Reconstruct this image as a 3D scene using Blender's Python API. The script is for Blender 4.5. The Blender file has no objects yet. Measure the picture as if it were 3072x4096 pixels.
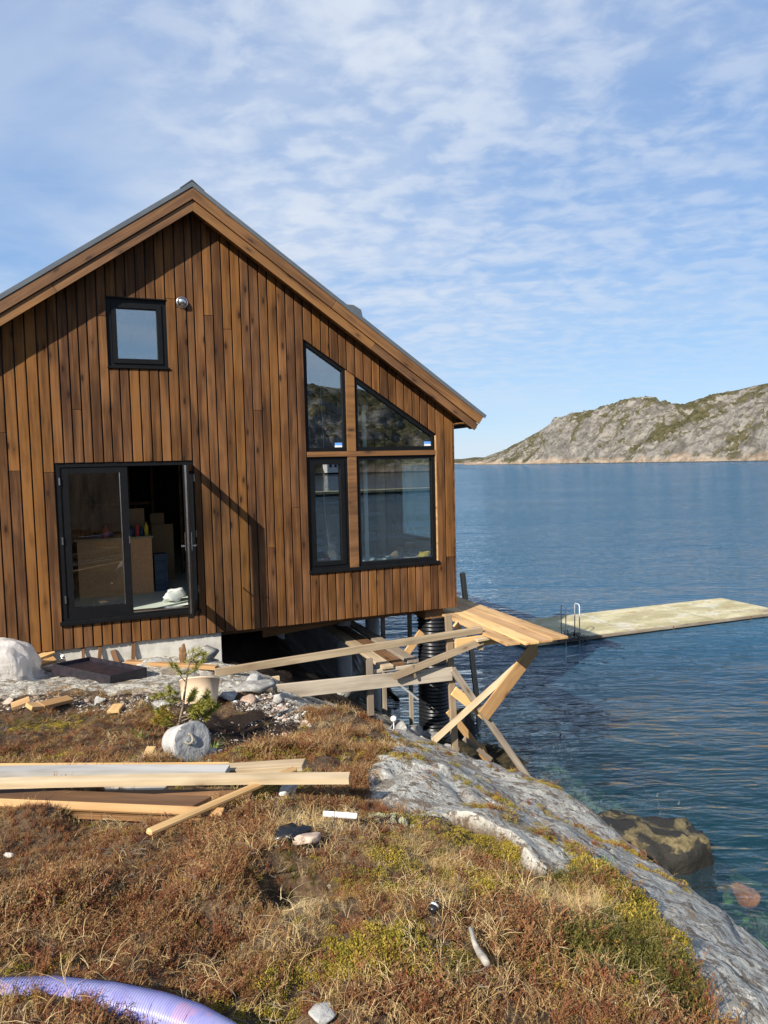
import bpy, bmesh, math, random
import numpy as np
from mathutils import Matrix, Vector
random.seed(7); RNG = np.random.default_rng(7)
SC = bpy.context.scene
# ---------------------------------------------------------------- camera
CAM_LOC = Vector((0.330, -10.294, 1.985))
CAM_YAW, CAM_PITCH, CAM_ROLL = 0.38674, 0.06601, -0.02355      # towards +X, downwards, tilt (radians)
_f = Vector((math.sin(CAM_YAW) * math.cos(CAM_PITCH), math.cos(CAM_YAW) * math.cos(CAM_PITCH), -math.sin(CAM_PITCH)))
_r = Vector((math.cos(CAM_YAW), -math.sin(CAM_YAW), 0)); _u = _r.cross(_f)
_r2 = math.cos(CAM_ROLL) * _r + math.sin(CAM_ROLL) * _u; _u2 = -math.sin(CAM_ROLL) * _r + math.cos(CAM_ROLL) * _u
cam_data = bpy.data.cameras.new('camera'); cam = bpy.data.objects.new('camera', cam_data); SC.collection.objects.link(cam)
cam.matrix_world = Matrix(((_r2.x, _u2.x, -_f.x, CAM_LOC.x), (_r2.y, _u2.y, -_f.y, CAM_LOC.y), (_r2.z, _u2.z, -_f.z, CAM_LOC.z), (0, 0, 0, 1)))
cam_data.sensor_fit = 'HORIZONTAL'; cam_data.sensor_width = 36.0; cam_data.lens = 36.0 * 2876.45 / 3072.0
cam_data.clip_start = 0.05; cam_data.clip_end = 30000
SC.camera = cam
# ---------------------------------------------------------------- light, sky, exposure
SUN_TO = Vector((-1.45, -1.0, 1.20)).normalized()
SUN_EL = math.asin(SUN_TO.z); SUN_ROT = math.atan2(SUN_TO.x, SUN_TO.y)
SUN_STRENGTH, SKY_STRENGTH, EXPOSURE = 5.0, 0.10, 0.74
sun_data = bpy.data.lights.new('sun', 'SUN'); sun_data.energy = SUN_STRENGTH; sun_data.angle = math.radians(0.53); sun_data.color = (1.0, 0.93, 0.82)
sun = bpy.data.objects.new('sun', sun_data); SC.collection.objects.link(sun)
sun.rotation_euler = (-SUN_TO).to_track_quat('-Z', 'Y').to_euler(); sun.location = (-20, -20, 30)
SC.view_settings.view_transform = 'Standard'; SC.view_settings.look = 'None'; SC.view_settings.exposure = EXPOSURE; SC.view_settings.gamma = 1.0
SC.view_settings.use_curve_mapping = False
SC.cycles.use_denoising = True
SC.cycles.max_bounces = 8; SC.cycles.diffuse_bounces = 3; SC.cycles.glossy_bounces = 4; SC.cycles.transmission_bounces = 6; SC.cycles.transparent_max_bounces = 24
SC.cycles.caustics_reflective = False; SC.cycles.caustics_refractive = False; SC.cycles.sample_clamp_indirect = 6.0

class NT:
    """small helper to write shader node trees"""
    def __init__(s, tree): s.t = tree; s.n = tree.nodes; s.l = tree.links
    def node(s, typ, ins=None, **kw):
        nd = s.n.new(typ)
        for k, v in kw.items(): setattr(nd, k, v)
        for k, v in (ins or {}).items(): s.put(nd.inputs[k], v)
        return nd
    def put(s, sock, v):
        if isinstance(v, bpy.types.NodeSocket): s.l.new(v, sock)
        else:
            if hasattr(sock.default_value, '__len__') and not hasattr(v, '__len__'): v = [v] * len(sock.default_value)
            if hasattr(sock.default_value, '__len__') and len(v) == 3 and len(sock.default_value) == 4: v = (*v, 1)
            sock.default_value = v
    def math(s, op, a, b=0.0, c=0.0, clamp=False):
        nd = s.n.new('ShaderNodeMath'); nd.operation = op; nd.use_clamp = clamp
        for i, v in enumerate((a, b, c)): s.put(nd.inputs[i], v)
        return nd.outputs[0]
    def vmath(s, op, a, b=(0, 0, 0)):
        nd = s.n.new('ShaderNodeVectorMath'); nd.operation = op; s.put(nd.inputs[0], a); s.put(nd.inputs[1], b)
        return nd.outputs['Vector']
    def mix(s, f, a, b, blend='MIX'):
        nd = s.n.new('ShaderNodeMix'); nd.data_type = 'RGBA'; nd.blend_type = blend; nd.clamp_factor = True
        s.put(nd.inputs[0], f); s.put(nd.inputs[6], a); s.put(nd.inputs[7], b); return nd.outputs[2]
    def ramp(s, f, stops, interp='LINEAR'):
        nd = s.n.new('ShaderNodeValToRGB'); nd.color_ramp.interpolation = interp; e = nd.color_ramp.elements
        while len(e) < len(stops): e.new(0.5)
        for el, (p, c) in zip(e, stops): el.position = p; el.color = (*c, 1) if hasattr(c, '__len__') else (c, c, c, 1)
        s.put(nd.inputs[0], f); return nd.outputs[0]
    def noise(s, vec, scale, detail=4, rough=.55, dist=0.0, w=None):
        nd = s.n.new('ShaderNodeTexNoise'); s.put(nd.inputs['Vector'], vec); s.put(nd.inputs['Scale'], scale); s.put(nd.inputs['Detail'], detail)
        s.put(nd.inputs['Roughness'], rough); s.put(nd.inputs['Distortion'], dist); return nd.outputs['Fac']
    def voro(s, vec, scale, feature='F1', out='Distance', rand=1.0):
        nd = s.n.new('ShaderNodeTexVoronoi'); nd.feature = feature; s.put(nd.inputs['Vector'], vec); s.put(nd.inputs['Scale'], scale); s.put(nd.inputs['Randomness'], rand)
        return nd.outputs[out]
    def smooth(s, v, a, b):
        nd = s.n.new('ShaderNodeMapRange'); nd.interpolation_type = 'SMOOTHSTEP'; s.put(nd.inputs[0], v); s.put(nd.inputs[1], a); s.put(nd.inputs[2], b)
        nd.inputs[3].default_value = 0; nd.inputs[4].default_value = 1; return nd.outputs[0]
    def scale(s, vec, sc):
        return s.vmath('MULTIPLY', vec, sc)

world = bpy.data.worlds.new('World'); SC.world = world; world.use_nodes = True
w = NT(world.node_tree); w.n.clear()
sky = w.node('ShaderNodeTexSky', sky_type='NISHITA'); sky.sun_disc = False; sky.sun_elevation = SUN_EL; sky.sun_rotation = SUN_ROT
sky.altitude = 0; sky.air_density = 1.0; sky.dust_density = 0.15; sky.ozone_density = 2.5
tc = w.node('ShaderNodeTexCoord').outputs['Generated']
sep = w.node('ShaderNodeSeparateXYZ', {0: tc})
up = w.math('MAXIMUM', sep.outputs[2], 0.0)
den = w.math('ADD', up, 0.10)
px = w.math('DIVIDE', sep.outputs[0], den); py = w.math('DIVIDE', sep.outputs[1], den)
# thin high cloud: a broad soft veil with patches of fine mottling, drawn out along one wind direction
cv = w.node('ShaderNodeCombineXYZ', {0: px, 1: py, 2: 0.0}).outputs[0]
rotm = w.node('ShaderNodeMapping', {'Vector': cv}); rotm.inputs['Rotation'].default_value = (0, 0, math.radians(28)); cv2 = rotm.outputs[0]
veil = w.noise(w.scale(cv2, (0.50, 0.85, 1)), 1.0, 5, .58, .7)
pd = w.node('ShaderNodeVectorMath', {0: tc, 1: (.47, .76, .44)}, operation='DOT_PRODUCT').outputs['Value']
patch = w.math('ADD', w.math('MULTIPLY', w.smooth(pd, .78, .985), .55), w.math('MULTIPLY', w.noise(w.scale(cv2, (.9, .9, 1)), 1.0, 3, .5, .3), .5))
cells = w.math('ADD', w.math('MULTIPLY', w.noise(w.scale(cv2, (8.0, 9.0, 1)), 1.0, 4, .55, .3), .6), w.math('MULTIPLY', w.noise(w.scale(cv2, (3.4, 4.4, 1)), 1.0, 4, .55, .8), .4))
fine = w.noise(w.scale(cv2, (2.4, 4.6, 1)), 1.0, 7, .62, 1.0)
rd = w.node('ShaderNodeVectorMath', {0: tc, 1: (.76, .58, .29)}, operation='DOT_PRODUCT').outputs['Value']
cover = w.math('MULTIPLY', w.smooth(veil, 0.28, 0.70), w.math('SUBTRACT', 1.0, w.math('MULTIPLY', w.smooth(rd, .86, 1.0), .65)))
mott = w.math('MULTIPLY', w.smooth(cells, 0.39, 0.63), w.smooth(patch, .40, .85))
cl = w.math('ADD', w.math('MULTIPLY', cover, 0.66), w.math('MULTIPLY', mott, 0.46))
cl = w.math('ADD', cl, w.math('MULTIPLY', w.math('SUBTRACT', fine, .5), .24))
cl = w.math('MAXIMUM', cl, 0.0)
# bank of small cumulus low over the sea
azv = w.node('ShaderNodeCombineXYZ', {0: w.math('MULTIPLY', w.math('ARCTAN2', sep.outputs[0], sep.outputs[1]), 9.0), 1: w.math('MULTIPLY', sep.outputs[2], 40.0), 2: 0.0}).outputs[0]
cum = w.noise(azv, 1.0, 5, .55, .2)
cd = w.node('ShaderNodeVectorMath', {0: tc, 1: (.4896, .8717, .0185)}, operation='DOT_PRODUCT').outputs['Value']
cum = w.math('ADD', cum, w.math('MULTIPLY', w.smooth(cd, .9975, .9995), .22))
cumm = w.math('MULTIPLY', w.smooth(cum, .54, .62), w.math('MULTIPLY', w.smooth(sep.outputs[2], .0, .012), w.smooth(sep.outputs[2], .045, .018)))
cl = w.math('MAXIMUM', cl, w.math('MULTIPLY', cumm, .8), clamp=True)
deep = w.ramp(up, [(0, (2.5, 3.75, 5.3)), (.10, (2.05, 3.35, 5.2)), (.30, (1.45, 2.6, 4.7)), (.65, (.95, 1.9, 4.0)), (1, (.7, 1.5, 3.4))])
clear = w.mix(.78, sky.outputs[0], deep)
cl = w.math('MULTIPLY', cl, w.math('ADD', .45, w.math('MULTIPLY', w.smooth(sep.outputs[2], .02, .26), .55)))
skyc = w.mix(cl, clear, (4.3, 4.75, 5.45))
bg = w.node('ShaderNodeBackground', {'Color': skyc, 'Strength': SKY_STRENGTH})
out = w.node('ShaderNodeOutputWorld'); w.l.new(bg.outputs[0], out.inputs[0])
# ---------------------------------------------------------------- objects and meshes
COL = SC.collection
WM = {}
def link(o, M=None, parent=None):
    COL.objects.link(o); M = M or Matrix.Identity(4); o.matrix_basis = M; WM[o.name] = M
    if parent is not None:
        o.parent = parent; o.matrix_parent_inverse = WM[parent.name].inverted()
    return o
def tag(o, label=None, category=None, group=None, kind=None):
    for k, v in (('label', label), ('category', category), ('group', group), ('kind', kind)):
        if v: o[k] = v
    return o
def thing(name, loc, label, category, group=None):
    o = bpy.data.objects.new(name, None); o.empty_display_size = 0.1
    link(o, Matrix.Translation(Vector(loc))); return tag(o, label, category, group)
def mesh_obj(name, verts, faces, mat, parent=None, M=None, smooth=False):
    me = bpy.data.meshes.new(name); me.from_pydata([tuple(v) for v in verts], [], [tuple(f) for f in faces])
    if smooth: me.polygons.foreach_set('use_smooth', [True] * len(me.polygons))
    if mat: me.materials.append(mat)
    o = bpy.data.objects.new(name, me); return link(o, M, parent)
def bm_obj(name, bm, mat, parent=None, M=None, smooth=False):
    me = bpy.data.meshes.new(name); bm.to_mesh(me); bm.free()
    if smooth: me.polygons.foreach_set('use_smooth', [True] * len(me.polygons))
    if mat: me.materials.append(mat)
    o = bpy.data.objects.new(name, me); return link(o, M, parent)
def bm_prism(bm, poly, z0, z1, bevel=0.0, M=None):
    vs0 = [bm.verts.new((x, y, z0)) for x, y in poly]; vs1 = [bm.verts.new((x, y, z1)) for x, y in poly]
    n = len(poly); fs = [bm.faces.new(vs1), bm.faces.new(vs0[::-1])]
    for i in range(n):
        j = (i + 1) % n; fs.append(bm.faces.new((vs0[i], vs0[j], vs1[j], vs1[i])))
    if bevel > 0:
        es = {e for f in fs for e in f.edges}
        r = bmesh.ops.bevel(bm, geom=list(es), offset=bevel, segments=1, affect='EDGES', clamp_overlap=True)
    bmesh.ops.recalc_face_normals(bm, faces=bm.faces[:])
def bm_box(bm, a, b, M=None):
    x0, y0, z0 = a; x1, y1, z1 = b
    c = [(x0,y0,z0),(x1,y0,z0),(x1,y1,z0),(x0,y1,z0),(x0,y0,z1),(x1,y0,z1),(x1,y1,z1),(x0,y1,z1)]
    vs = [bm.verts.new(M @ Vector(p) if M else p) for p in c]
    for f in ((0,3,2,1),(4,5,6,7),(0,1,5,4),(1,2,6,5),(2,3,7,6),(3,0,4,7)): bm.faces.new([vs[i] for i in f])
def box(name, a, b, mat, parent=None, bevel=0.0):
    bm = bmesh.new(); ctr = [(a[i] + b[i]) / 2 for i in range(3)]
    bm_box(bm, [min(a[i], b[i]) - ctr[i] for i in range(3)], [max(a[i], b[i]) - ctr[i] for i in range(3)])
    if bevel: bmesh.ops.bevel(bm, geom=bm.edges[:], offset=bevel, segments=1, affect='EDGES', clamp_overlap=True)
    return bm_obj(name, bm, mat, parent, Matrix.Translation(ctr))
def axes_matrix(x, y, z, loc):
    return Matrix(((x.x, y.x, z.x, loc.x), (x.y, y.y, z.y, loc.y), (x.z, y.z, z.z, loc.z), (0, 0, 0, 1)))
def plank(name, p0, p1, width, thick, mat, parent=None, up=(0, 0, 1), bevel=0.003, cut0=0.0, cut1=0.0, bow=0.0, roll=0.0):
    """sawn timber from p0 to p1; local X runs along it, local Z is its flat face; ends may be cut on a slant"""
    p0 = Vector(p0); p1 = Vector(p1); x = (p1 - p0); L = x.length; x.normalize(); up = Vector(up)
    z = (up - x * up.dot(x)).normalized(); y = z.cross(x)
    if roll: z = Matrix.Rotation(roll, 3, x) @ z; y = z.cross(x)
    bm = bmesh.new(); nseg = 6 if bow else 1; ring = []
    for k in range(nseg + 1):
        t = k / nseg; xx = L * t; dz = bow * 4 * t * (1 - t); rr = []
        for (yy, zz) in ((-1, -1), (1, -1), (1, 1), (-1, 1)):
            s = cut0 * yy if k == 0 else (cut1 * yy if k == nseg else 0)
            rr.append(bm.verts.new((xx + s, yy * width / 2, zz * thick / 2 + dz)))
        ring.append(rr)
    for k in range(nseg):
        for i in range(4):
            j = (i + 1) % 4; bm.faces.new((ring[k][i], ring[k + 1][i], ring[k + 1][j], ring[k][j]))
    bm.faces.new(ring[0]); bm.faces.new(ring[-1][::-1])
    bmesh.ops.recalc_face_normals(bm, faces=bm.faces[:])
    if bevel and not bow: bmesh.ops.bevel(bm, geom=bm.edges[:], offset=bevel, segments=1, affect='EDGES', clamp_overlap=True)
    return bm_obj(name, bm, mat, parent, axes_matrix(x, y, z, p0))
def tube(name, pts, rad, mat, parent=None, seg=10, closed_ends=True, ribs=None, smooth=True):
    """tube along a polyline; rad is a number or a list; ribs = (pitch, depth) makes a corrugated hose"""
    P = [Vector(p) for p in pts]
    if ribs:
        pitch, depth = ribs; Q = []; R = []
        L = [0]
        for a, b in zip(P, P[1:]): L.append(L[-1] + (b - a).length)
        n = int(L[-1] / pitch * 4); k = 0
        for i in range(n + 1):
            s = L[-1] * i / n
            while k < len(L) - 2 and s > L[k + 1]: k += 1
            t = (s - L[k]) / max(1e-9, L[k + 1] - L[k]); Q.append(P[k].lerp(P[k + 1], t))
            R.append(rad + depth * (0.5, 1.0, 0.5, 0.0)[i % 4] - depth / 2)
        P = Q; rad = R
    n = len(P); rr = rad if hasattr(rad, '__len__') else [rad] * n
    verts = []; faces = []; prev = None
    for i in range(n):
        d = (P[min(i + 1, n - 1)] - P[max(i - 1, 0)]).normalized()
        if prev is None: a = d.orthogonal().normalized()
        else: a = (prev - d * prev.dot(d)).normalized()
        prev = a; b = d.cross(a)
        for j in range(seg):
            t = 2 * math.pi * j / seg; verts.append(P[i] + (a * math.cos(t) + b * math.sin(t)) * rr[i])
    for i in range(n - 1):
        for j in range(seg):
            k = (j + 1) % seg; faces.append((i * seg + j, i * seg + k, (i + 1) * seg + k, (i + 1) * seg + j))
    if closed_ends: faces.append(tuple(range(seg))[::-1]); faces.append(tuple((n - 1) * seg + j for j in range(seg)))
    return mesh_obj(name, verts, faces, mat, parent, smooth=smooth)
def lathe(name, prof, mat, parent=None, M=None, seg=28, smooth=True, wob=0.0, seed=0):
    """profile of (radius, height) turned about local Z"""
    verts = []; faces = []; n = len(prof); rnd = random.Random(seed)
    for i, (r, z) in enumerate(prof):
        for j in range(seg):
            t = 2 * math.pi * j / seg; q = r * (1 + wob * rnd.uniform(-1, 1)); verts.append((q * math.cos(t), q * math.sin(t), z + wob * .3 * r * rnd.uniform(-1, 1)))
    for i in range(n - 1):
        for j in range(seg):
            k = (j + 1) % seg; faces.append((i * seg + j, i * seg + k, (i + 1) * seg + k, (i + 1) * seg + j))
    faces.append(tuple(range(seg))[::-1]); faces.append(tuple((n - 1) * seg + j for j in range(seg)))
    return mesh_obj(name, verts, faces, mat, parent, M, smooth)
def rock_mesh(name, size, mat, parent=None, M=None, seed=0, sub=4, rough=.28, smooth=True, flat=0.0):
    bm = bmesh.new(); bmesh.ops.create_icosphere(bm, subdivisions=sub, radius=1.0); rnd = random.Random(seed)
    planes = [(Vector((rnd.gauss(0, 1), rnd.gauss(0, 1), rnd.gauss(0, 1))).normalized(), rnd.uniform(.42, .85)) for _ in range(13)]
    ox, oy = rnd.uniform(0, 99), rnd.uniform(0, 99)
    for v in bm.verts:
        p = v.co.copy()
        for nrm, dd in planes:
            e = p.dot(nrm) - dd
            if e > 0: p -= nrm * e * .97
        k = 1 + rough * float(fbm(p.x * 2.1 + ox + p.z, p.y * 2.1 + oy - p.z * .7, 4, seed))
        v.co = Vector((p.x * size[0] * k, p.y * size[1] * k, p.z * size[2] * k))
    return bm_obj(name, bm, mat, parent, M, smooth)
def inset_poly(poly, d):
    """inset a convex counter-clockwise polygon by d (one number, or one per edge)"""
    n = len(poly); ds = d if hasattr(d, '__len__') else [d] * n; lines = []
    for i in range(n):
        (x0, y0), (x1, y1) = poly[i], poly[(i + 1) % n]; L = math.hypot(x1 - x0, y1 - y0); nx, ny = -(y1 - y0) / L, (x1 - x0) / L
        lines.append((nx, ny, nx * x0 + ny * y0 + ds[i]))
    r = []
    for i in range(n):
        a1, b1, c1 = lines[i - 1]; a2, b2, c2 = lines[i]; D = a1 * b2 - a2 * b1
        r.append(((c1 * b2 - c2 * b1) / D, (a1 * c2 - a2 * c1) / D))
    return r
def bm_ring(bm, outer, d, y0, y1):
    """frame in the facade plane (polygon in x, z) between depths y0 < y1"""
    inner = inset_poly(outer, d); n = len(outer)
    V = lambda p, y: bm.verts.new((p[0], y, p[1]))
    of = [V(p, y0) for p in outer]; inf = [V(p, y0) for p in inner]; ob = [V(p, y1) for p in outer]; ib = [V(p, y1) for p in inner]
    for i in range(n):
        j = (i + 1) % n
        bm.faces.new((of[i], of[j], inf[j], inf[i])); bm.faces.new((ob[j], ob[i], ib[i], ib[j]))
        bm.faces.new((inf[i], inf[j], ib[j], ib[i])); bm.faces.new((of[j], of[i], ob[i], ob[j]))
    bmesh.ops.recalc_face_normals(bm, faces=bm.faces[:]); return inner
# ---------------------------------------------------------------- materials
def new_mat(name):
    m = bpy.data.materials.new(name); m.use_nodes = True; t = NT(m.node_tree); t.n.clear(); o = t.node('ShaderNodeOutputMaterial'); return m, t, o
def principled(t, o, col, rough=.6, bump=None, bstr=.4, bdist=.01, metal=0.0, spec=.5, **kw):
    b = t.node('ShaderNodeBsdfPrincipled', {'Base Color': col, 'Roughness': rough, 'Metallic': metal, 'Specular IOR Level': spec, **kw})
    if bump is not None:
        bn = t.node('ShaderNodeBump', {'Height': bump, 'Strength': bstr, 'Distance': bdist}); t.l.new(bn.outputs[0], b.inputs['Normal'])
    t.l.new(b.outputs[0], o.inputs[0]); return b
def obj_coords(t, spread=37.0):
    c = t.node('ShaderNodeTexCoord').outputs['Object']; rnd = t.node('ShaderNodeObjectInfo').outputs['Random']
    off = t.node('ShaderNodeCombineXYZ', {0: t.math('MULTIPLY', rnd, spread), 1: t.math('MULTIPLY', rnd, spread * 3.7), 2: t.math('MULTIPLY', rnd, spread * 1.9)}).outputs[0]
    return t.vmath('ADD', c, off), rnd
def wood_mat(name, dark, light, knot, rough=.62, vary=.35, grain=(1.3, 26, 26), stain=.5, spec=.35, bump=.25):
    m, t, o = new_mat(name); c, rnd = obj_coords(t)
    g = t.noise(t.scale(c, grain), 1.0, 6, .62, .5)
    g2 = t.noise(t.scale(c, (.35 * grain[0], .22 * grain[1], .22 * grain[2])), 1.0, 4, .6, 1.2)
    big = t.noise(t.scale(c, (.9, 2.0, 2.0)), 1.0, 3, .5)
    fac = t.math('ADD', t.math('MULTIPLY', g, .55), t.math('ADD', t.math('MULTIPLY', g2, .55), t.math('MULTIPLY', t.math('SUBTRACT', big, .5), stain)))
    r2 = t.math('FRACT', t.math('MULTIPLY', rnd, 7.31))
    fac = t.math('ADD', fac, t.math('MULTIPLY', t.math('SUBTRACT', r2, .5), vary))
    col = t.mix(t.smooth(fac, .30, .82), dark, light)
    kv = t.voro(t.scale(c, (2.6, 7.5, 7.5)), 1.0); kn = t.noise(t.scale(c, (30, 50, 50)), 1.0, 2)
    kd = t.math('ADD', kv, t.math('MULTIPLY', t.math('SUBTRACT', kn, .5), .08))
    kc = t.node('ShaderNodeSeparateColor', {0: t.voro(t.scale(c, (2.6, 7.5, 7.5)), 1.0, out='Color')}).outputs[0]; kp = t.smooth(kc, .26, .32)
    halo = t.math('MULTIPLY', t.smooth(kd, .42, .10), kp); core = t.math('MULTIPLY', t.smooth(kd, .17, .08), kp)
    col = t.mix(t.math('MULTIPLY', halo, .35), col, knot); col = t.mix(t.math('MULTIPLY', core, .85), col, knot)
    hs = t.node('ShaderNodeHueSaturation', {'Color': col, 'Value': t.math('ADD', .91, t.math('MULTIPLY', rnd, .18)), 'Saturation': t.math('ADD', .95, t.math('MULTIPLY', r2, .1)), 'Hue': t.math('ADD', .498, t.math('MULTIPLY', r2, .004))})
    principled(t, o, hs.outputs[0], t.math('ADD', rough, t.math('MULTIPLY', g, .2)), g, bump, .004, spec=spec); return m
M_CLAD = wood_mat('stained_cladding', (.050, .0215, .0082), (.202, .092, .033), (.018, .0076, .0042), rough=.62, vary=.13, stain=.70, spec=.14, bump=.35)
M_TRIM = wood_mat('stained_trim', (.070, .031, .012), (.245, .118, .042), (.04, .017, .008), rough=.55, vary=.15)
M_PINE = wood_mat('fresh_pine', (.36, .20, .075), (.68, .45, .21), (.17, .07, .02), rough=.6, vary=.30, stain=.45, grain=(1.1, 17, 17))
M_PALE = wood_mat('pale_spruce', (.25, .18, .105), (.54, .43, .28), (.14, .085, .045), rough=.68, vary=.35, stain=.6, grain=(1.1, 16, 16))
M_GREYW = wood_mat('weathered_timber', (.20, .155, .11), (.46, .39, .30), (.10, .07, .045), rough=.75, vary=.4, stain=.75, grain=(1.1, 16, 16))
M_SILVER = wood_mat('silvered_timber', (.21, .205, .195), (.36, .35, .335), (.14, .12, .10), rough=.75, vary=.2, stain=.5)
M_BROWNW = wood_mat('brown_treated_timber', (.085, .042, .017), (.24, .125, .052), (.035, .016, .007), rough=.6, vary=.3)
M_FLOORW = wood_mat('loft_boards', (.28, .17, .08), (.42, .28, .15), (.12, .06, .03))
def simple_mat(name, col, rough=.5, metal=0.0, var=.12, scale=9.0, bump=0.0, spec=.5, col2=None):
    m, t, o = new_mat(name); c, rnd = obj_coords(t); n = t.noise(c, scale, 5, .6)
    c2 = col2 or tuple(x * (1 - 2.2 * var) for x in col)
    col_ = t.mix(t.smooth(n, .32, .68), c2, col)
    principled(t, o, col_, t.math('ADD', rough - .06, t.math('MULTIPLY', n, .12)), n if bump else None, bump, .01, metal, spec); return m
M_BLACK = simple_mat('black_frame_paint', (.006, .0063, .0072), .5, var=.1, spec=.16)
M_MEMBRANE = simple_mat('black_wind_membrane', (.012, .012, .013), .7)
M_METALROOF = simple_mat('grey_roof_sheet', (.125, .14, .152), .42, metal=.3, var=.08, scale=3)
M_ALU = simple_mat('dull_galvanised_tube', (.55, .56, .57), .45, metal=.2, var=.05)
M_STEEL = simple_mat('brushed_steel', (.62, .62, .62), .22, metal=1.0, var=.03)
M_WHITEP = simple_mat('white_plastic', (.78, .78, .76), .4, var=.05)
M_BLACKP = simple_mat('black_plastic', (.012, .013, .016), .32, var=.15)
M_TRAY = simple_mat('black_tray_plastic', (.030, .020, .026), .42, var=.25, scale=14, col2=(.010, .011, .016))
M_BEIGEP = simple_mat('beige_bucket_plastic', (.74, .56, .38), .42, var=.05, scale=3)
M_CHIP = simple_mat('chipboard', (.84, .42, .20), .7, var=.12, scale=60)
M_OSB = simple_mat('dark_particle_board', (.34, .22, .125), .8, var=.12, scale=40)
M_FLOOR = simple_mat('pale_green_floor_board', (.62, .66, .56), .6, var=.05, scale=4)
M_STICK = simple_mat('blue_label', (.12, .32, .75), .5, var=.02)
M_YELLOW = simple_mat('yellow_plastic', (.80, .55, .03), .45, var=.1)
M_RED = simple_mat('red_card', (.62, .06, .04), .55, var=.1)
M_BLUEP = simple_mat('blue_crate_plastic', (.035, .075, .15), .45, var=.15)
M_CONC = None
def concrete_mat(name, a, b, sc=5.0, bump=.5):
    m, t, o = new_mat(name); c, rnd = obj_coords(t)
    n = t.noise(c, sc, 8, .65); st = t.noise(t.scale(c, (9, 9, .8)), 1.0, 4, .6); pit = t.voro(c, sc * 14)
    col = t.mix(t.smooth(t.math('ADD', t.math('MULTIPLY', n, .7), t.math('MULTIPLY', st, .3)), .35, .65), a, b)
    col = t.mix(t.math('MULTIPLY', t.smooth(pit, .16, .06), .5), col, tuple(x * .5 for x in a))
    h = t.math('ADD', n, t.math('MULTIPLY', t.smooth(pit, .02, .2), .35)); principled(t, o, col, .85, h, bump, .012, spec=.25); return m
M_CONC = concrete_mat('foundation_concrete', (.36, .34, .30), (.52, .50, .45))
M_CONC2 = concrete_mat('cast_concrete', (.33, .325, .31), (.46, .45, .43), 9, .8)
M_CONC3 = concrete_mat('shaded_rough_concrete', (.24, .245, .245), (.36, .365, .36), 12, 1.0)  # rough face; half shade put into the colour as a darker grey
M_WPIL = concrete_mat('white_pillar_concrete', (.42, .42, .42), (.52, .52, .51), 3, .2)
def glass_mat(name, tint, r0):
    m, t, o = new_mat(name); lw = t.node('ShaderNodeLayerWeight', {'Blend': .5}).outputs['Facing']
    fr = t.math('ADD', r0, t.math('MULTIPLY', 1 - r0, t.math('POWER', lw, 5.0)))
    a = t.node('ShaderNodeBsdfTransparent', {'Color': tint}); b = t.node('ShaderNodeBsdfGlossy', {'Color': (1, 1, 1), 'Roughness': 0.0})
    mx = t.node('ShaderNodeMixShader', {0: fr}); t.l.new(a.outputs[0], mx.inputs[1]); t.l.new(b.outputs[0], mx.inputs[2]); t.l.new(mx.outputs[0], o.inputs[0]); return m
M_DOORGLASS = glass_mat('clear_door_glass', (.92, .95, .94), .045)
M_GLASS = glass_mat('coated_window_glass', (.88, .94, .93), .25)
# ---------------------------------------------------------------- terrain height field
WATER_Z = -2.8
def _hash(ix, iy, seed):
    n = (ix.astype(np.int64) * 374761393 + iy.astype(np.int64) * 668265263 + seed * 1442695041) & 0x7fffffff
    n = ((n ^ (n >> 13)) * 1274126177) & 0x7fffffff
    return ((n ^ (n >> 16)) & 0xffff) / 65535.0
def vnoise(x, y, seed=0):
    x = np.asarray(x, float); y = np.asarray(y, float)
    ix = np.floor(x); iy = np.floor(y); fx = x - ix; fy = y - iy
    fx = fx * fx * fx * (fx * (fx * 6 - 15) + 10); fy = fy * fy * fy * (fy * (fy * 6 - 15) + 10)
    a = _hash(ix, iy, seed); b = _hash(ix + 1, iy, seed); c = _hash(ix, iy + 1, seed); d = _hash(ix + 1, iy + 1, seed)
    return (a + (b - a) * fx) * (1 - fy) + (c + (d - c) * fx) * fy - 0.5
def fbm(x, y, oct=4, seed=0, gain=0.5):
    s = 0; a = 1.0; f = 1.0
    for i in range(oct):
        s = s + a * vnoise(x * f + 17.3 * i, y * f - 9.1 * i, seed + i); a *= gain; f *= 2.03
    return s
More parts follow.
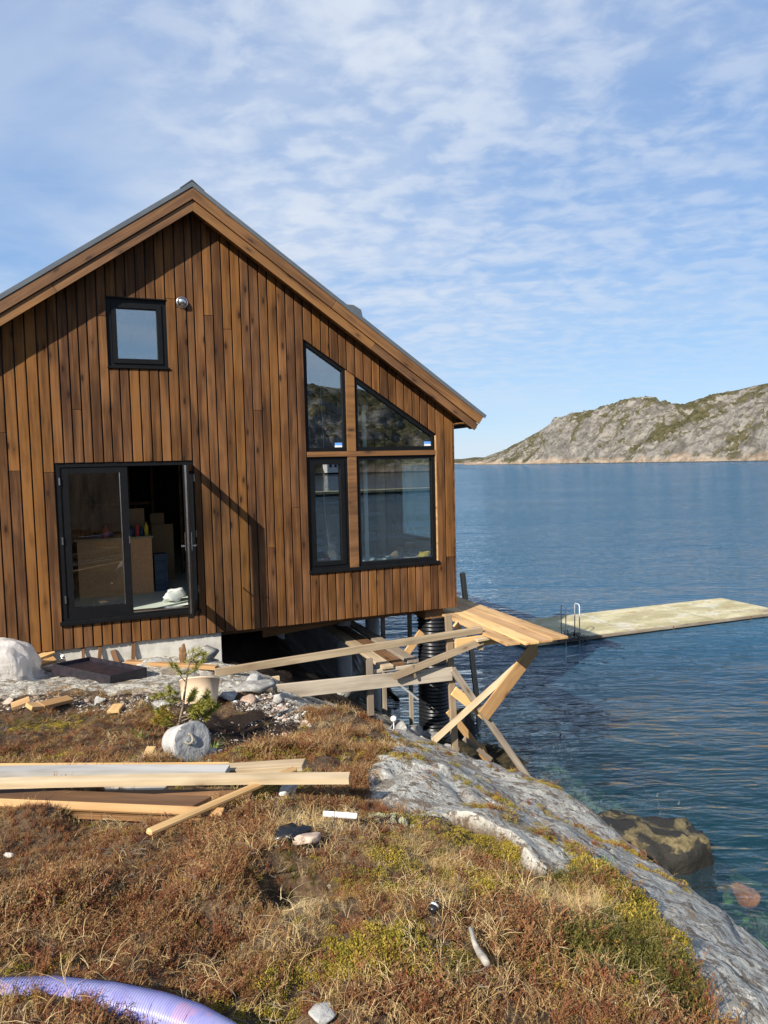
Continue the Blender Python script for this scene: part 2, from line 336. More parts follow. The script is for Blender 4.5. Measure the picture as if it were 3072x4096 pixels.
CTRL = np.array([
 # photographer's knoll
 (0.3,-10.3,.40),(0.3,-8.3,.40),(-2,-9,.50),(1.4,-8.9,.30),(2.2,-9.0,.08),(2.9,-8.8,-.25),(-3,-6.5,.28),(-5,-8,.6),(-5,-4,.15),(-5,-1,-.1),
 (0,-12.5,.6),(2,-12,.3),(3.2,-11,-.3),(-4,-12,.8),(0.6,-6.9,.22),(1.6,-7.2,.17),(2.4,-7.4,-.04),(3.0,-7.2,-.35),
 # middle, under the plank pile and the peat hollow
 (-1,-5.2,.02),(.5,-5.4,-.03),(1.6,-5.8,.02),(2.4,-5.6,-.18),(3.1,-5.6,-.55),(.85,-4.6,-.22),(1.5,-4.2,-.38),(1.9,-3.3,-.62),(2.45,-4.0,-.42),(2.6,-3.2,-.62),(3.1,-3.9,-.75),
 (-1,-3.2,-.2),(.2,-3,-.33),(1,-2.8,-.42),
 # rock shelf before the foundation
 (-.8,-1.2,-.42),(.4,-1.6,-.46),(1.2,-1.5,-.52),(1.9,-1.2,-.62),(-.3,.1,-.58),(1,.1,-.64),(1.95,.1,-.76),(-2.2,0,-.5),
 # under the house
 (2.7,-.8,-1.02),(2.9,-1.9,-1.1),(3.0,0,-1.25),(3.2,-2.6,-1.15),(3.8,-1.4,-1.65),(4.0,0,-1.75),(4.6,-1.5,-2.02),(4.9,-.2,-2.4),(5.5,.4,-2.72),(3,2.6,-.75),(4.4,2.6,-1.9),(3.6,2.2,-1.2),(5.6,2.2,-2.9),(1.9,3,-.6),(0,3,-.7),(-2,3,-.6),(-4,3,-.4),
 (1.5,6,-.6),(4,6,-.8),(5,4.4,-1.4),(5.6,6,-1.8),(7.2,6,-3.3),(-4,7,-.6),(1.5,9,-1.6),(5,9,-3.4),(-4,11,-1),(2,12,-3),
 # rock slab falling to the sea
 (3.5,-3.1,-1.05),(4.0,-3.3,-1.32),(4.3,-4.5,-1.22),(3.6,-5.0,-.82),(4.42,-5.2,-1.22),(3.7,-6.1,-.82),(4.3,-6.1,-1.22),(3.7,-7.2,-.80),(4.25,-7.1,-1.22),(3.5,-8.4,-.66),(4.25,-8.6,-1.25),(4.3,-10.5,-1.3),
 (4.75,-3.4,-2.05),(4.9,-4.6,-2.05),(4.95,-5.6,-2.1),(4.9,-6.8,-2.1),(4.9,-8.5,-2.15),(4.9,-10.5,-2.2),
 (5.35,-2.4,-2.75),(5.3,-3.6,-3.0),(5.4,-5,-3.05),(5.4,-6.5,-3.05),(5.4,-8.5,-3.05),(5.4,-11,-3.1),(5.1,-1.2,-2.25),(5.6,-1.2,-2.62),(6.2,-.2,-2.78),(6.1,-1.6,-2.88),(6.3,-3,-3.3),(6.3,-5,-3.35),(6.3,-7,-3.35),(6.3,-9.5,-3.4),(6.5,1.5,-3.3),(7.0,4,-3.7),
 (8,-1,-3.8),(8,-4,-3.75),(8,-7,-3.8),(8,-10,-4),(8.5,2,-4.2),(10,-3,-5),(10,-8,-5),(10,2,-5.5),(9.5,6,-5.5)], float)
def _tps_fit(P, lam=0.002):
    n = len(P); d2 = ((P[:, None, :2] - P[None, :, :2]) ** 2).sum(-1)
    K = np.where(d2 > 0, 0.5 * d2 * np.log(np.maximum(d2, 1e-12)), 0) + lam * np.eye(n)
    Q = np.c_[np.ones(n), P[:, :2]]
    A = np.block([[K, Q], [Q.T, np.zeros((3, 3))]])
    return np.linalg.solve(A, np.r_[P[:, 2], 0, 0, 0])
_TW = _tps_fit(CTRL)
def _tps(x, y):
    out = np.empty(x.size); xf = x.ravel(); yf = y.ravel()
    for s in range(0, x.size, 20000):
        xs = xf[s:s + 20000, None]; ys = yf[s:s + 20000, None]
        d2 = (xs - CTRL[None, :, 0]) ** 2 + (ys - CTRL[None, :, 1]) ** 2
        K = np.where(d2 > 0, 0.5 * d2 * np.log(np.maximum(d2, 1e-12)), 0)
        out[s:s + 20000] = K @ _TW[:-3] + _TW[-3] + _TW[-2] * xs[:, 0] + _TW[-1] * ys[:, 0]
    return out.reshape(x.shape)
def sstep(a, b, v):
    t = np.clip((v - a) / (b - a), 0, 1); return t * t * (3 - 2 * t)
def base_height(x, y):
    """smooth land form: the near patch is a spline, the far land a simple coast with a hill behind the camera"""
    x = np.asarray(x, float); y = np.asarray(y, float)
    near = _tps(np.clip(x, -5, 10), np.clip(y, -12.5, 12))
    shore = 4.6 + 1.2 * vnoise(y * .13, 0 * y, 5) * 2 - sstep(-18, -60, y) * 30
    land = .5 + sstep(-11, -45, y) * 4.5 + sstep(-4, -60, x) * 3 + 1.2 * fbm(x * .09, y * .09, 3, 31) * sstep(-12, -22, y)
    land = land - sstep(6, 16, y) * 3.4
    sea = -5.0 - np.clip((x - shore) * .05, 0, 5) - np.clip((y - 14) * .05, 0, 5)
    far = land + (sea - land) * np.maximum(sstep(-2.5, 4.5, x - shore), sstep(9, 17, y))
    far = np.minimum(far, land)
    w = sstep(0, 5, np.maximum(np.maximum(-5 - x, x - 10), np.maximum(-12.5 - y, y - 12)))
    return near * (1 - w) + far * w
def inpoly(px, py, poly):
    px = np.asarray(px); py = np.asarray(py); r = np.zeros(px.shape, bool); n = len(poly)
    for i in range(n):
        x0, y0 = poly[i]; x1, y1 = poly[(i + 1) % n]
        c = ((y0 > py) != (y1 > py)) & (px < (x1 - x0) * (py - y0) / (y1 - y0 + 1e-12) + x0)
        r ^= c
    return r
# ---------------------------------------------------------------- ground sheet
ROCK_POLY = [(2.5,-3.7),(2.68,-4.05),(2.73,-4.5),(2.72,-4.9),(2.08,-5.80),(1.74,-6.36),(1.78,-6.80),(2.10,-6.88),(2.27,-7.12),(2.25,-7.42),(2.45,-7.40),(2.80,-7.15),(2.72,-7.6),(2.56,-7.95),(2.46,-8.18),(2.32,-8.38),(2.28,-8.52),(2.24,-8.7),(2.5,-9.5),(2.6,-11),(2.3,-14),(14,-14),(14,9),(1.97,9),(1.97,-.1),(2.45,-.5),(2.35,-1.7),(2.3,-2.6),(2.35,-3.2)]
SHELF_POLY = [(-3.2,.3),(-3.2,-1.6),(-1.6,-2.0),(-0.61,-2.25),(-0.11,-2.05),(0.69,-2.5),(1.28,-2.3),(1.55,-2.25),(1.75,-1.9),(2.3,-1.6),(2.55,0.0),(2.2,.4)]
PEAT_POLY = [(1.05,-3.2),(1.35,-2.75),(1.86,-2.85),(2.05,-3.5),(1.98,-4.15),(1.72,-4.75),(1.33,-5.0),(1.08,-4.7)]
GRAVEL_POLY = [(1.6,-2.5),(1.75,-2.2),(2.3,-1.85),(2.42,-2.7),(2.2,-3.3),(2.12,-3.9),(2.02,-4.3),(1.98,-3.7),(1.9,-3.0)]
STRIP_POLY = [(-3,-2.2),(-.6,-2.2),(.7,-2.5),(1.3,-2.3),(1.3,-3.2),(.6,-3.1),(-.5,-2.75),(-3,-2.8)]
def zones(x, y):
    jx = x + .10 * fbm(x * 4.1, y * 4.1, 3, 3); jy = y + .10 * fbm(x * 4.1 + 40, y * 4.1, 3, 4)
    rock = inpoly(jx, jy, ROCK_POLY); shelf = inpoly(jx, jy, SHELF_POLY)
    house = (x > -2.3) & (x < 2.0) & (y > -.05) & (y < 9)
    peat = inpoly(jx, jy, PEAT_POLY) & ~rock & ~shelf; gravel = inpoly(jx, jy, GRAVEL_POLY) & ~shelf
    strip = inpoly(jx, jy, STRIP_POLY) & ~shelf & ~rock
    under = ((x > 1.9) & (x < 4.3) & (jy > -.75) & (y < 9)) | ((x >= 4.3) & (x < 5.9) & (jy > .9) & (y < 9))  # ground below the house takes the dark peat colour to paint its shade
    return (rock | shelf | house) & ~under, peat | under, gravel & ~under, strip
def ridged(x, y, seed): return 1 - 2 * np.abs(vnoise(x, y, seed)) * 2
def height(x, y):
    x = np.asarray(x, float); y = np.asarray(y, float); h = base_height(x, y)
    rock, peat, gravel, strip = zones(x, y); d2 = np.hypot(x - 1.5, y + 5)
    near = 1 - sstep(14, 24, d2)
    heath = .13 * fbm(x * 1.5, y * 1.5, 3, 11) + .085 * fbm(x * 4.2, y * 4.2, 2, 15)
    u = x * .83 + y * .55; v = -x * .55 + y * .83                    # the gneiss is banded along one direction
    rk = .07 * fbm(u * .9, v * 2.4, 4, 21) + .016 * ridged(u * 1.5, v * 5.5, 23) + .012 * fbm(x * 13, y * 13, 3, 24)
    wob = .22 * fbm(x * 2.2, y * 2.2, 3, 26); cr = np.abs(vnoise(u * .55 + 3 + wob, v * 1.7 + wob, 27)); cr2 = np.abs(vnoise(u * 1.3 + wob * 2, v * .5 + 7 + wob, 28))
    rk = rk - .038 * np.exp(-(cr / .014) ** 2) - .022 * np.exp(-(cr2 / .011) ** 2) + .020 * sstep(-.02, .02, vnoise(u * .55 + 3 + wob, v * 1.7 + wob, 27))
    tide = sstep(-2.0, -2.6, h) * (.22 * fbm(x * 1.7, y * 1.7, 4, 41) + .10)
    heath = heath - .26 * np.exp(-(((x - .99) / .12) ** 2 + ((y + 7.54) / .14) ** 2)) + .07 * np.exp(-(((x - .75) / .22) ** 2 + ((y + 7.42) / .25) ** 2))
    heath = heath - .10 * np.exp(-(((x - 1.62) / .2) ** 2 + ((y + 3.9) / .3) ** 2)) * peat
    return h + near * np.where(rock, rk + tide, heath)
def H(x, y): return float(height(np.array([x]), np.array([y]))[0])
def grown(a, b, step, lo, hi, k=1.16):
    c = list(np.arange(a, b + 1e-6, step)); s = step
    while c[-1] < hi: s *= k; c.append(c[-1] + s)
    s = step
    while c[0] > lo: s *= k; c.insert(0, c[0] - s)
    return np.array(c)
gx = grown(-3.4, 7.4, .031, -9000, 9000); gy = grown(-9.4, 1.6, .031, -9000, 9000)
X, Y = np.meshgrid(gx, gy); Z = height(X, Y)
nx, ny = len(gx), len(gy)
gv = np.stack([X.ravel(), Y.ravel(), Z.ravel()], 1)
ii = np.arange(nx * ny).reshape(ny, nx); gf = np.stack([ii[:-1, :-1], ii[:-1, 1:], ii[1:, 1:], ii[1:, :-1]], -1).reshape(-1, 4)
def grid_mesh(name, v, f, mat, smooth=True):
    me = bpy.data.meshes.new(name); me.vertices.add(len(v)); me.vertices.foreach_set('co', v.astype(np.float32).ravel())
    me.loops.add(f.size); me.loops.foreach_set('vertex_index', f.astype(np.int32).ravel())
    me.polygons.add(len(f)); me.polygons.foreach_set('loop_start', np.arange(0, f.size, 4, dtype=np.int32))
    try: me.polygons.foreach_set('loop_total', np.full(len(f), 4, np.int32))
    except Exception: pass
    me.polygons.foreach_set('use_smooth', np.full(len(f), smooth)); me.update(calc_edges=True); me.validate()
    if mat: me.materials.append(mat)
    return me
def attr(me, name, arr):
    a = me.attributes.new(name, 'FLOAT', 'POINT'); a.data.foreach_set('value', np.asarray(arr, np.float32).ravel())
def soil_rock_mat():
    m, t, o = new_mat('heath_soil_and_gneiss'); c = t.node('ShaderNodeTexCoord').outputs['Object']
    A = lambda n: t.node('ShaderNodeAttribute', attribute_name=n).outputs['Fac']
    sep_ = t.node('ShaderNodeSeparateXYZ', {0: c}); z = sep_.outputs[2]
    # soil under the heather
    n1 = t.noise(c, 7, 6, .65); n2 = t.noise(c, 45, 4, .6)
    soil = t.mix(t.smooth(n1, .35, .65), (.050, .030, .018), (.115, .072, .040)); soil = t.mix(t.smooth(n2, .5, .75), soil, (.19, .135, .075))
    peat = t.mix(t.smooth(n2, .35, .7), (.010, .0065, .005), (.030, .018, .012))  # peat of the hollow; also the painted shade below the house
    # shell sand and stone chips
    gcol = t.voro(c, 60, out='Color'); gs = t.node('ShaderNodeSeparateColor', {0: gcol}).outputs[0]; gd = t.voro(c, 60)
    grav = t.ramp(gs, [(0, (.03, .022, .018)), (.35, (.10, .075, .055)), (.6, (.30, .24, .19)), (.85, (.58, .51, .43))], 'CONSTANT')
    # gneiss: pale lichened grey with bands, dark freckles, rust
    rot = t.node('ShaderNodeMapping', {'Vector': c}); rot.inputs['Rotation'].default_value = (0, 0, math.radians(-33)); rc = rot.outputs[0]
    b1 = t.noise(t.scale(rc, (1.2, 5.5, 3)), 1.0, 7, .62, .8); b2 = t.noise(c, 3.1, 8, .7); fr = t.noise(c, 34, 5, .7); pt = t.noise(c, 11, 6, .65, .4)
    rk = t.mix(t.smooth(b1, .38, .62), (.29, .275, .25), (.42, .405, .375))
    rk = t.mix(t.math('MULTIPLY', t.smooth(b2, .50, .54), .8), rk, (.56, .55, .50))
    rk = t.mix(t.math('MULTIPLY', t.smooth(t.noise(c, 17, 5, .68, .5), .55, .575), .85), rk, (.66, .65, .60))
    rk = t.mix(t.math('MULTIPLY', t.smooth(pt, .55, .575), .85), rk, (.135, .105, .080))
    rk = t.mix(t.math('MULTIPLY', t.smooth(t.noise(t.scale(rc, (2.2, 4.2, 3)), 1.0, 7, .70, .6), .545, .585), .75), rk, (.19, .145, .105))
    rk = t.mix(t.math('MULTIPLY', t.smooth(t.noise(c, 6.5, 5, .6), .60, .66), .65), rk, (.34, .23, .12))
    rk = t.mix(t.math('MULTIPLY', t.smooth(fr, .56, .60), .75), rk, (.095, .068, .06))
    rk = t.mix(t.math('MULTIPLY', t.smooth(t.voro(c, 26), .22, .12), .45), rk, (.10, .09, .08))
    rk = t.mix(1.0, rk, (1.0, .97, .90), 'MULTIPLY')
    # weed belt between the tide marks, sea bed below
    zt = t.math('ADD', z, t.math('MULTIPLY', t.math('SUBTRACT', t.noise(c, 2.6, 5, .6), .5), .5))
    weed = t.mix(t.smooth(t.noise(c, 15, 5, .7), .35, .7), (.012, .010, .006), (.055, .042, .016))
    rk = t.mix(t.smooth(zt, -2.05, -2.35), rk, weed)
    bed = t.mix(t.smooth(t.noise(c, 1.5, 6, .65), .40, .60), (.016, .020, .010), (.13, .15, .09))
    bed = t.mix(t.smooth(t.noise(c, 6, 5, .65), .52, .66), bed, (.075, .125, .025)); bed = t.mix(t.math('MULTIPLY', t.smooth(t.noise(c, 3.3, 5, .7), .54, .64), .9), bed, (.016, .018, .010))
    rk = t.mix(t.smooth(zt, -2.95, -3.15), rk, bed)
    # the rock beside the sea where it is always wet, and the sand farther out
    rk = t.mix(t.smooth(z, -3.7, -4.8), rk, (.055, .085, .085))
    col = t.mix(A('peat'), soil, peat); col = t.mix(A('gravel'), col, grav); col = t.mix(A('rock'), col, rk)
    hgt = t.math('ADD', t.math('MULTIPLY', b1, .6), t.math('ADD', t.math('MULTIPLY', fr, .35), t.math('MULTIPLY', b2, .8)))
    hgt = t.math('ADD', hgt, t.math('MULTIPLY', t.math('MULTIPLY', A('gravel'), gd), -1.2))
    principled(t, o, col, .88, hgt, .9, .05, spec=.2); return m
M_GROUND = soil_rock_mat()
gme = grid_mesh('ground', gv, gf, M_GROUND)
_rk, _pt, _gr, _st = zones(X, Y)
_rk = _rk | (Z < -2.2)
_spk = fbm(X * 9, Y * 9, 3, 61)
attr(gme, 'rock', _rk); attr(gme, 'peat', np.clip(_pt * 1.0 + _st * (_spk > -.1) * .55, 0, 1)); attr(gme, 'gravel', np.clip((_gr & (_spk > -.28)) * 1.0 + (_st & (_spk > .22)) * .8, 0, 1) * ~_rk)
ground = bpy.data.objects.new('ground', gme); link(ground); tag(ground, kind='structure')
# ---------------------------------------------------------------- water
def water_mat():
    m, t, o = new_mat('sea_water'); c = t.node('ShaderNodeTexCoord').outputs['Object']; s = t.node('ShaderNodeSeparateXYZ', {0: c})
    # open water is choppy, the lee of the shore is calm
    dist = t.math('ADD', t.math('MULTIPLY', s.outputs[0], .8), t.math('MULTIPLY', s.outputs[1], .6))
    open_ = t.math('ADD', .20, t.math('MULTIPLY', t.smooth(dist, 7, 28), .80))
    rot = t.node('ShaderNodeMapping', {'Vector': c}); rot.inputs['Rotation'].default_value = (0, 0, math.radians(24)); rc = rot.outputs[0]
    w1 = t.noise(t.scale(rc, (.42, .95, 1)), 1.0, 3, .5, .6); w2 = t.noise(t.scale(rc, (1.5, 3.4, 1)), 1.0, 3, .55, .5); w3 = t.noise(t.scale(rc, (.10, .22, 1)), 1.0, 2, .5)
    gust = t.math('ADD', .35, t.math('MULTIPLY', t.noise(t.scale(rc, (.035, .06, 1)), 1.0, 3, .5), 1.4))
    h = t.math('ADD', t.math('MULTIPLY', w1, .66), t.math('ADD', t.math('MULTIPLY', w2, .40), t.math('ADD', t.math('MULTIPLY', w3, 1.7), t.math('MULTIPLY', t.noise(t.scale(rc, (.030, .10, 1)), 1.0, 3, .55, .4), 3.2))))
    h = t.math('MULTIPLY', t.math('MULTIPLY', h, open_), gust)
    rip = t.math('MULTIPLY', t.noise(t.scale(rc, (.9, 4.4, 1)), 1.0, 2, .5, .8), .045)
    h = t.math('ADD', h, rip)
    bn = t.node('ShaderNodeBump', {'Height': h, 'Strength': 1.0, 'Distance': 1.0}).outputs[0]
    lw = t.node('ShaderNodeLayerWeight', {'Blend': .5, 'Normal': bn}).outputs['Facing']
    fr = t.math('ADD', .02, t.math('MULTIPLY', .98, t.math('POWER', lw, 5.0)), clamp=True)
    a = t.node('ShaderNodeBsdfTransparent', {'Color': (.92, .95, .95)}); b = t.node('ShaderNodeBsdfGlossy', {'Color': (1, 1, 1), 'Roughness': .03, 'Normal': bn})
    body = t.node('ShaderNodeBsdfDiffuse', {'Color': t.mix(t.smooth(dist, 4, 20), (.004, .016, .024), (.034, .098, .165))}); ad = t.node('ShaderNodeAddShader'); t.l.new(a.outputs[0], ad.inputs[0]); t.l.new(body.outputs[0], ad.inputs[1])
    mx = t.node('ShaderNodeMixShader', {0: fr}); t.l.new(ad.outputs[0], mx.inputs[1]); t.l.new(b.outputs[0], mx.inputs[2]); t.l.new(mx.outputs[0], o.inputs[0])
    va = t.node('ShaderNodeVolumeAbsorption', {'Color': (.30, .62, .68), 'Density': .42}); t.l.new(va.outputs[0], o.inputs['Volume']); return m
M_WATER = water_mat()
bmw = bmesh.new(); bm_box(bmw, (-8500, -8500, -60), (8500, 8500, WATER_Z)); water = bm_obj('water', bmw, M_WATER); tag(water, kind='structure')
# ---------------------------------------------------------------- hills across the sound
def hill_mat(name, gain=1.0):
    m, t, o = new_mat(name); c = t.node('ShaderNodeTexCoord').outputs['Object']; z = t.node('ShaderNodeSeparateXYZ', {0: c}).outputs[2]
    g = t.node('ShaderNodeNewGeometry').outputs['Normal']; nz = t.node('ShaderNodeSeparateXYZ', {0: g}).outputs[2]
    b = t.noise(t.scale(c, (.05, .05, .12)), 1.0, 8, .68, .6); f = t.noise(c, .22, 6, .7); v = t.noise(c, .022, 7, .64, .5); sc = t.noise(t.scale(c, (.30, .30, .05)), 1.0, 5, .65)
    rk = t.mix(t.smooth(b, .36, .64), (.115, .103, .088), (.30, .272, .232)); rk = t.mix(t.math('MULTIPLY', t.smooth(f, .55, .7), .7), rk, (.075, .068, .06)); rk = t.mix(t.math('MULTIPLY', t.smooth(sc, .56, .68), .4), rk, (.36, .345, .32))
    vg = t.mix(t.smooth(f, .38, .62), (.040, .042, .017), (.115, .098, .050))
    vm = t.smooth(t.math('ADD', t.math('ADD', v, t.math('MULTIPLY', t.math('SUBTRACT', f, .5), .6)), t.math('MULTIPLY', t.math('SUBTRACT', nz, .72), .35)), .495, .565)
    col = t.mix(vm, rk, vg)
    col = t.mix(t.smooth(t.math('ADD', z, t.math('MULTIPLY', t.math('SUBTRACT', v, .35), 34)), 10.5, 5.0), col, t.mix(t.smooth(b, .4, .6), (.27, .20, .14), (.40, .32, .24)))
    col = t.mix(t.smooth(t.math('ADD', z, t.math('MULTIPLY', f, 1.2)), -1.4, -2.0), col, (.03, .027, .02))
    principled(t, o, col, .9, t.math('ADD', b, t.math('MULTIPLY', f, .5)), 1.0, 5.0, spec=.1); return m
M_HILL = hill_mat('far_hill_rock')
def make_hill(name, prof, shore, depth, a_from_x, nA=420, nT=110, seed=0, rough=1.0):
    """land seen across water: prof gives crest height by bearing, shore its distance; the land has real depth behind the crest"""
    az0, az1 = a_from_x; az = np.linspace(az0, az1, nA); ph = np.interp(az, [p[0] for p in prof], [p[1] for p in prof]); ds = np.interp(az, [p[0] for p in shore], [p[1] for p in shore])
    tt = np.concatenate([np.linspace(-.06, 1, int(nT * .75)), np.linspace(1.02, 2.6, nT - int(nT * .75))])
    A, T = np.meshgrid(az, tt); PH = ph[None] + 0 * A; D = ds[None] + T * depth
    x = CAM_LOC.x + D * np.sin(A); y = CAM_LOC.y + D * np.cos(A)
    k = np.where(T < 1, np.sin(np.clip(T, 0, 1) * math.pi / 2) ** .92, np.maximum(0, 1 - ((T - 1) / 1.6) ** 2))
    ridg = 1 - np.abs(vnoise(x * .011 + 3, y * .011, seed)) * 4
    n = fbm(x * .02, y * .02, 5, seed + 5, .55); amp = np.sin(np.clip(T, 0, 1) * math.pi) * (T < 1)
    z = WATER_Z - 1.2 * (T < 0.0) + k * (PH - WATER_Z) * (1 + 0.0 * n)
    z = z + rough * amp * (PH * .13 * n + PH * .06 * ridg) + rough * np.clip(T * 9, 0, 1) * (T <= 1.02) * (1 - np.clip((T - .8) * 6, 0, .9)) * (PH * .10 * fbm(x * .05, y * .05, 5, seed + 9, .6) + 2.2 * fbm(x * .25, y * .25, 3, seed + 13))
    z = np.where(T < -.001, WATER_Z - 3, z)
    v = np.stack([x.ravel(), y.ravel(), z.ravel()], 1); i = np.arange(A.size).reshape(A.shape); f = np.stack([i[:-1, :-1], i[:-1, 1:], i[1:, 1:], i[1:, :-1]], -1).reshape(-1, 4)
    o = bpy.data.objects.new(name, grid_mesh(name, v, f, M_HILL)); link(o); tag(o, kind='structure'); return o
def bearing(px): return CAM_YAW + math.atan((px - 1536) / 2876.45)          # bearing of a direction, from its tangent
_ridge = [(1860, 0), (1905, 8), (1950, 22), (2040, 55), (2130, 100), (2220, 165), (2315, 195), (2410, 210), (2500, 232), (2590, 243), (2625, 238), (2640, 222), (2740, 217), (2780, 228), (2890, 258), (2980, 282), (3072, 300), (3300, 330), (3700, 300), (4200, 340), (5200, 200)]
_dist = [(1860, 1350), (2100, 1150), (2400, 930), (2750, 780), (3072, 690), (3700, 560), (5200, 480)]
def _dd(px): return float(np.interp(px, [p[0] for p in _dist], [p[1] for p in _dist]))
make_hill('hill', [(bearing(p), CAM_LOC.z + e * .95 / math.hypot(2876.45, p - 1536) * (_dd(p) + 190)) for p, e in _ridge], [(bearing(p), d_) for p, d_ in _dist], 190, (bearing(1860), bearing(5200)), 640, 120, 3)
make_hill('far_shore', [(bearing(p), e) for p, e in ((700, 2), (1400, 26), (1780, 18), (1850, 16), (1900, 22), (1960, 20), (2100, 30), (2400, 12))], [(bearing(700), 2600), (bearing(2400), 2600)], 260, (bearing(700), bearing(2400)), 160, 40, 11, .5)
# the land on the other side of the bay, behind the camera and to its right (the windows mirror it)
_b = lambda deg: math.pi - math.radians(deg)
make_hill('hill_behind', [(_b(-4), 3), (_b(4), 20), (_b(10), 44), (_b(14), 58), (_b(17), 62), (_b(21), 58), (_b(26), 50), (_b(34), 44), (_b(48), 36), (_b(60), 10)][::-1], [(_b(60), 430), (_b(20), 400), (_b(-4), 330)], 130, (_b(60), _b(-4)), 300, 70, 21)
# ---------------------------------------------------------------- the boathouse-like timber house
RX, SL = 1.765, 0.692                                  # ridge line and roof slope
XL, XR, YB = -2.20, 5.73, 8.4                          # left wall, right wall, back wall
ZB = -0.353                                            # lower edge of the cladding
TH = math.atan(SL)
def soffit(x): return 5.47 - SL * abs(x - RX)
DOOR = (-.088, 1.664, 0.0, 2.10); UWIN = (.633, 1.389, 3.354, 4.267)
WX0, WX1, WZ0, WZL, WZR = 3.306, 5.425, .419, 3.838, 2.444
def wtop(x): return WZL + (WZR - WZL) * (x - WX0) / (WX1 - WX0)
house = thing('house', (1.765, 0, ZB), 'brown timber-clad gabled house with black-framed windows on the rocky shore', 'house')
def holes(xm):
    r = []
    if DOOR[0] < xm < DOOR[1]: r.append((lambda x: DOOR[2], lambda x: DOOR[3]))
    if UWIN[0] < xm < UWIN[1]: r.append((lambda x: UWIN[2], lambda x: UWIN[3]))
    if WX0 < xm < WX1: r.append((lambda x: WZ0, wtop))
    return r
BRK = [XL, DOOR[0], UWIN[0], UWIN[1], DOOR[1], RX, WX0, WX1, XR]
core = bmesh.new()
def core_piece(xa, xb, f0, f1):
    pts = [(xa, f0(xa)), (xb, f0(xb)), (xb, f1(xb)), (xa, f1(xa))]
    vs = [[core.verts.new((x, y, z)) for x, z in pts] for y in (.004, .20)]
    a, b = vs; core.faces.new(a); core.faces.new(b[::-1])
    for i in range(4): j = (i + 1) % 4; core.faces.new((a[j], a[i], b[i], b[j]))
for xa, xb in zip(BRK, BRK[1:]):
    lo = lambda x: ZB + .01
    for h0, h1 in holes((xa + xb) / 2): core_piece(xa, xb, lo, h0); lo = h1
    core_piece(xa, xb, lo, soffit)
bmesh.ops.recalc_face_normals(core, faces=core.faces[:])
wall = bm_obj('front_wall', core, M_MEMBRANE, house)
def board(xa, xb, f0, f1, y=0.0, th=.021):
    """one vertical cladding board; local X runs up the board"""
    z0 = min(f0(xa), f0(xb)); g = .0078
    xa += g; xb -= g; ctr = Vector(((xa + xb) / 2, y, z0)); hw = (xb - xa) / 2
    bm = bmesh.new(); poly = [(f0(xa) - z0, hw), (f0(xb) - z0, -hw), (f1(xb) - z0, -hw), (f1(xa) - z0, hw)]
    bm_prism(bm, poly[::-1], 0, th, .005)
    return bm_obj('board', bm, M_CLAD, wall, axes_matrix(Vector((0, 0, 1)), Vector((-1, 0, 0)), Vector((0, -1, 0)), ctr))
rb = random.Random(5)
for xa, xb in zip(BRK, BRK[1:]):
    n = max(1, round((xb - xa) / .131)); e = [xa + (xb - xa) * i / n for i in range(n + 1)]
    for i in range(1, n): e[i] += rb.uniform(-.004, .004)
    for x0, x1 in zip(e, e[1:]):
        lo = lambda x: ZB + rb_off
        rb_off = rb.uniform(-.004, .004); spans = []
        for h0, h1 in holes((x0 + x1) / 2): spans.append((lo, h0)); lo = h1
        spans.append((lo, soffit))
        for f0, f1 in spans:
            L = f1((x0 + x1) / 2) - f0((x0 + x1) / 2); cuts = []
            if L > 1.6 and rb.random() < .45: cuts = [f0(x0) + rb.uniform(.5, L - .5)]
            fs = [f0] + [(lambda x, c=c: c) for c in cuts] + [f1]
            for a, b in zip(fs, fs[1:]):
                if min(b(x0) - a(x0), b(x1) - a(x1)) < .01: continue
                gap = .0012 if cuts else 0
                board(x0, x1, (lambda x, a=a: a(x) + gap), (lambda x, b=b: b(x) - gap), 0.0, .027 + rb.uniform(0, .005))
# corner board on the sea side and cladding of the side walls
for k, (ya, yb) in enumerate(((-.024, .09),)):
    box('corner_board', (XR + .001, ya, ZB), (XR + .024, yb, soffit(XR) + .0), M_CLAD, wall, .003)
SIDE = (.25, 2.12, .66, 2.14)                            # window in the sea-side wall (y0, y1, z0, z1)
side = bmesh.new()
for a, b in (((XR - .2, .2, ZB), (XR - .001, SIDE[0], soffit(XR) - .14)), ((XR - .2, SIDE[1], ZB), (XR - .001, YB, soffit(XR) - .14)), ((XR - .2, SIDE[0], ZB), (XR - .001, SIDE[1], SIDE[2])), ((XR - .2, SIDE[0], SIDE[3]), (XR - .001, SIDE[1], soffit(XR) - .14))): bm_box(side, a, b)
side_wall = bm_obj('side_wall', side, M_MEMBRANE, house)
y = .10
while y < YB - .1:
    ym = y + .065; segs = [(ZB, soffit(XR) - .02)] if not (SIDE[0] < ym < SIDE[1]) else [(ZB, SIDE[2]), (SIDE[3], soffit(XR) - .02)]
    for z0, z1 in segs:
        bmx = bmesh.new(); bm_prism(bmx, [(0, -.062), (z1 - z0, -.062), (z1 - z0, .062), (0, .062)], 0, .021, .003)
        bm_obj('board', bmx, M_CLAD, side_wall, axes_matrix(Vector((0, 0, 1)), Vector((0, 1, 0)), Vector((1, 0, 0)) * -1 * -1, Vector((XR, ym, z0))) if False else Matrix(((0, 0, 1, XR), (0, 1, 0, ym), (-1, 0, 0, z1), (0, 0, 0, 1))))
    y += .131
bm = bmesh.new(); bm_ring(bm, [(SIDE[0], SIDE[2]), (SIDE[1], SIDE[2]), (SIDE[1], SIDE[3]), (SIDE[0], SIDE[3])], .05, -.02, .05)
sw = bm_obj('side_window', bm, M_BLACK, house, Matrix(((0, -1, 0, XR - .06), (1, 0, 0, 0), (0, 0, 1, 0), (0, 0, 0, 1))))
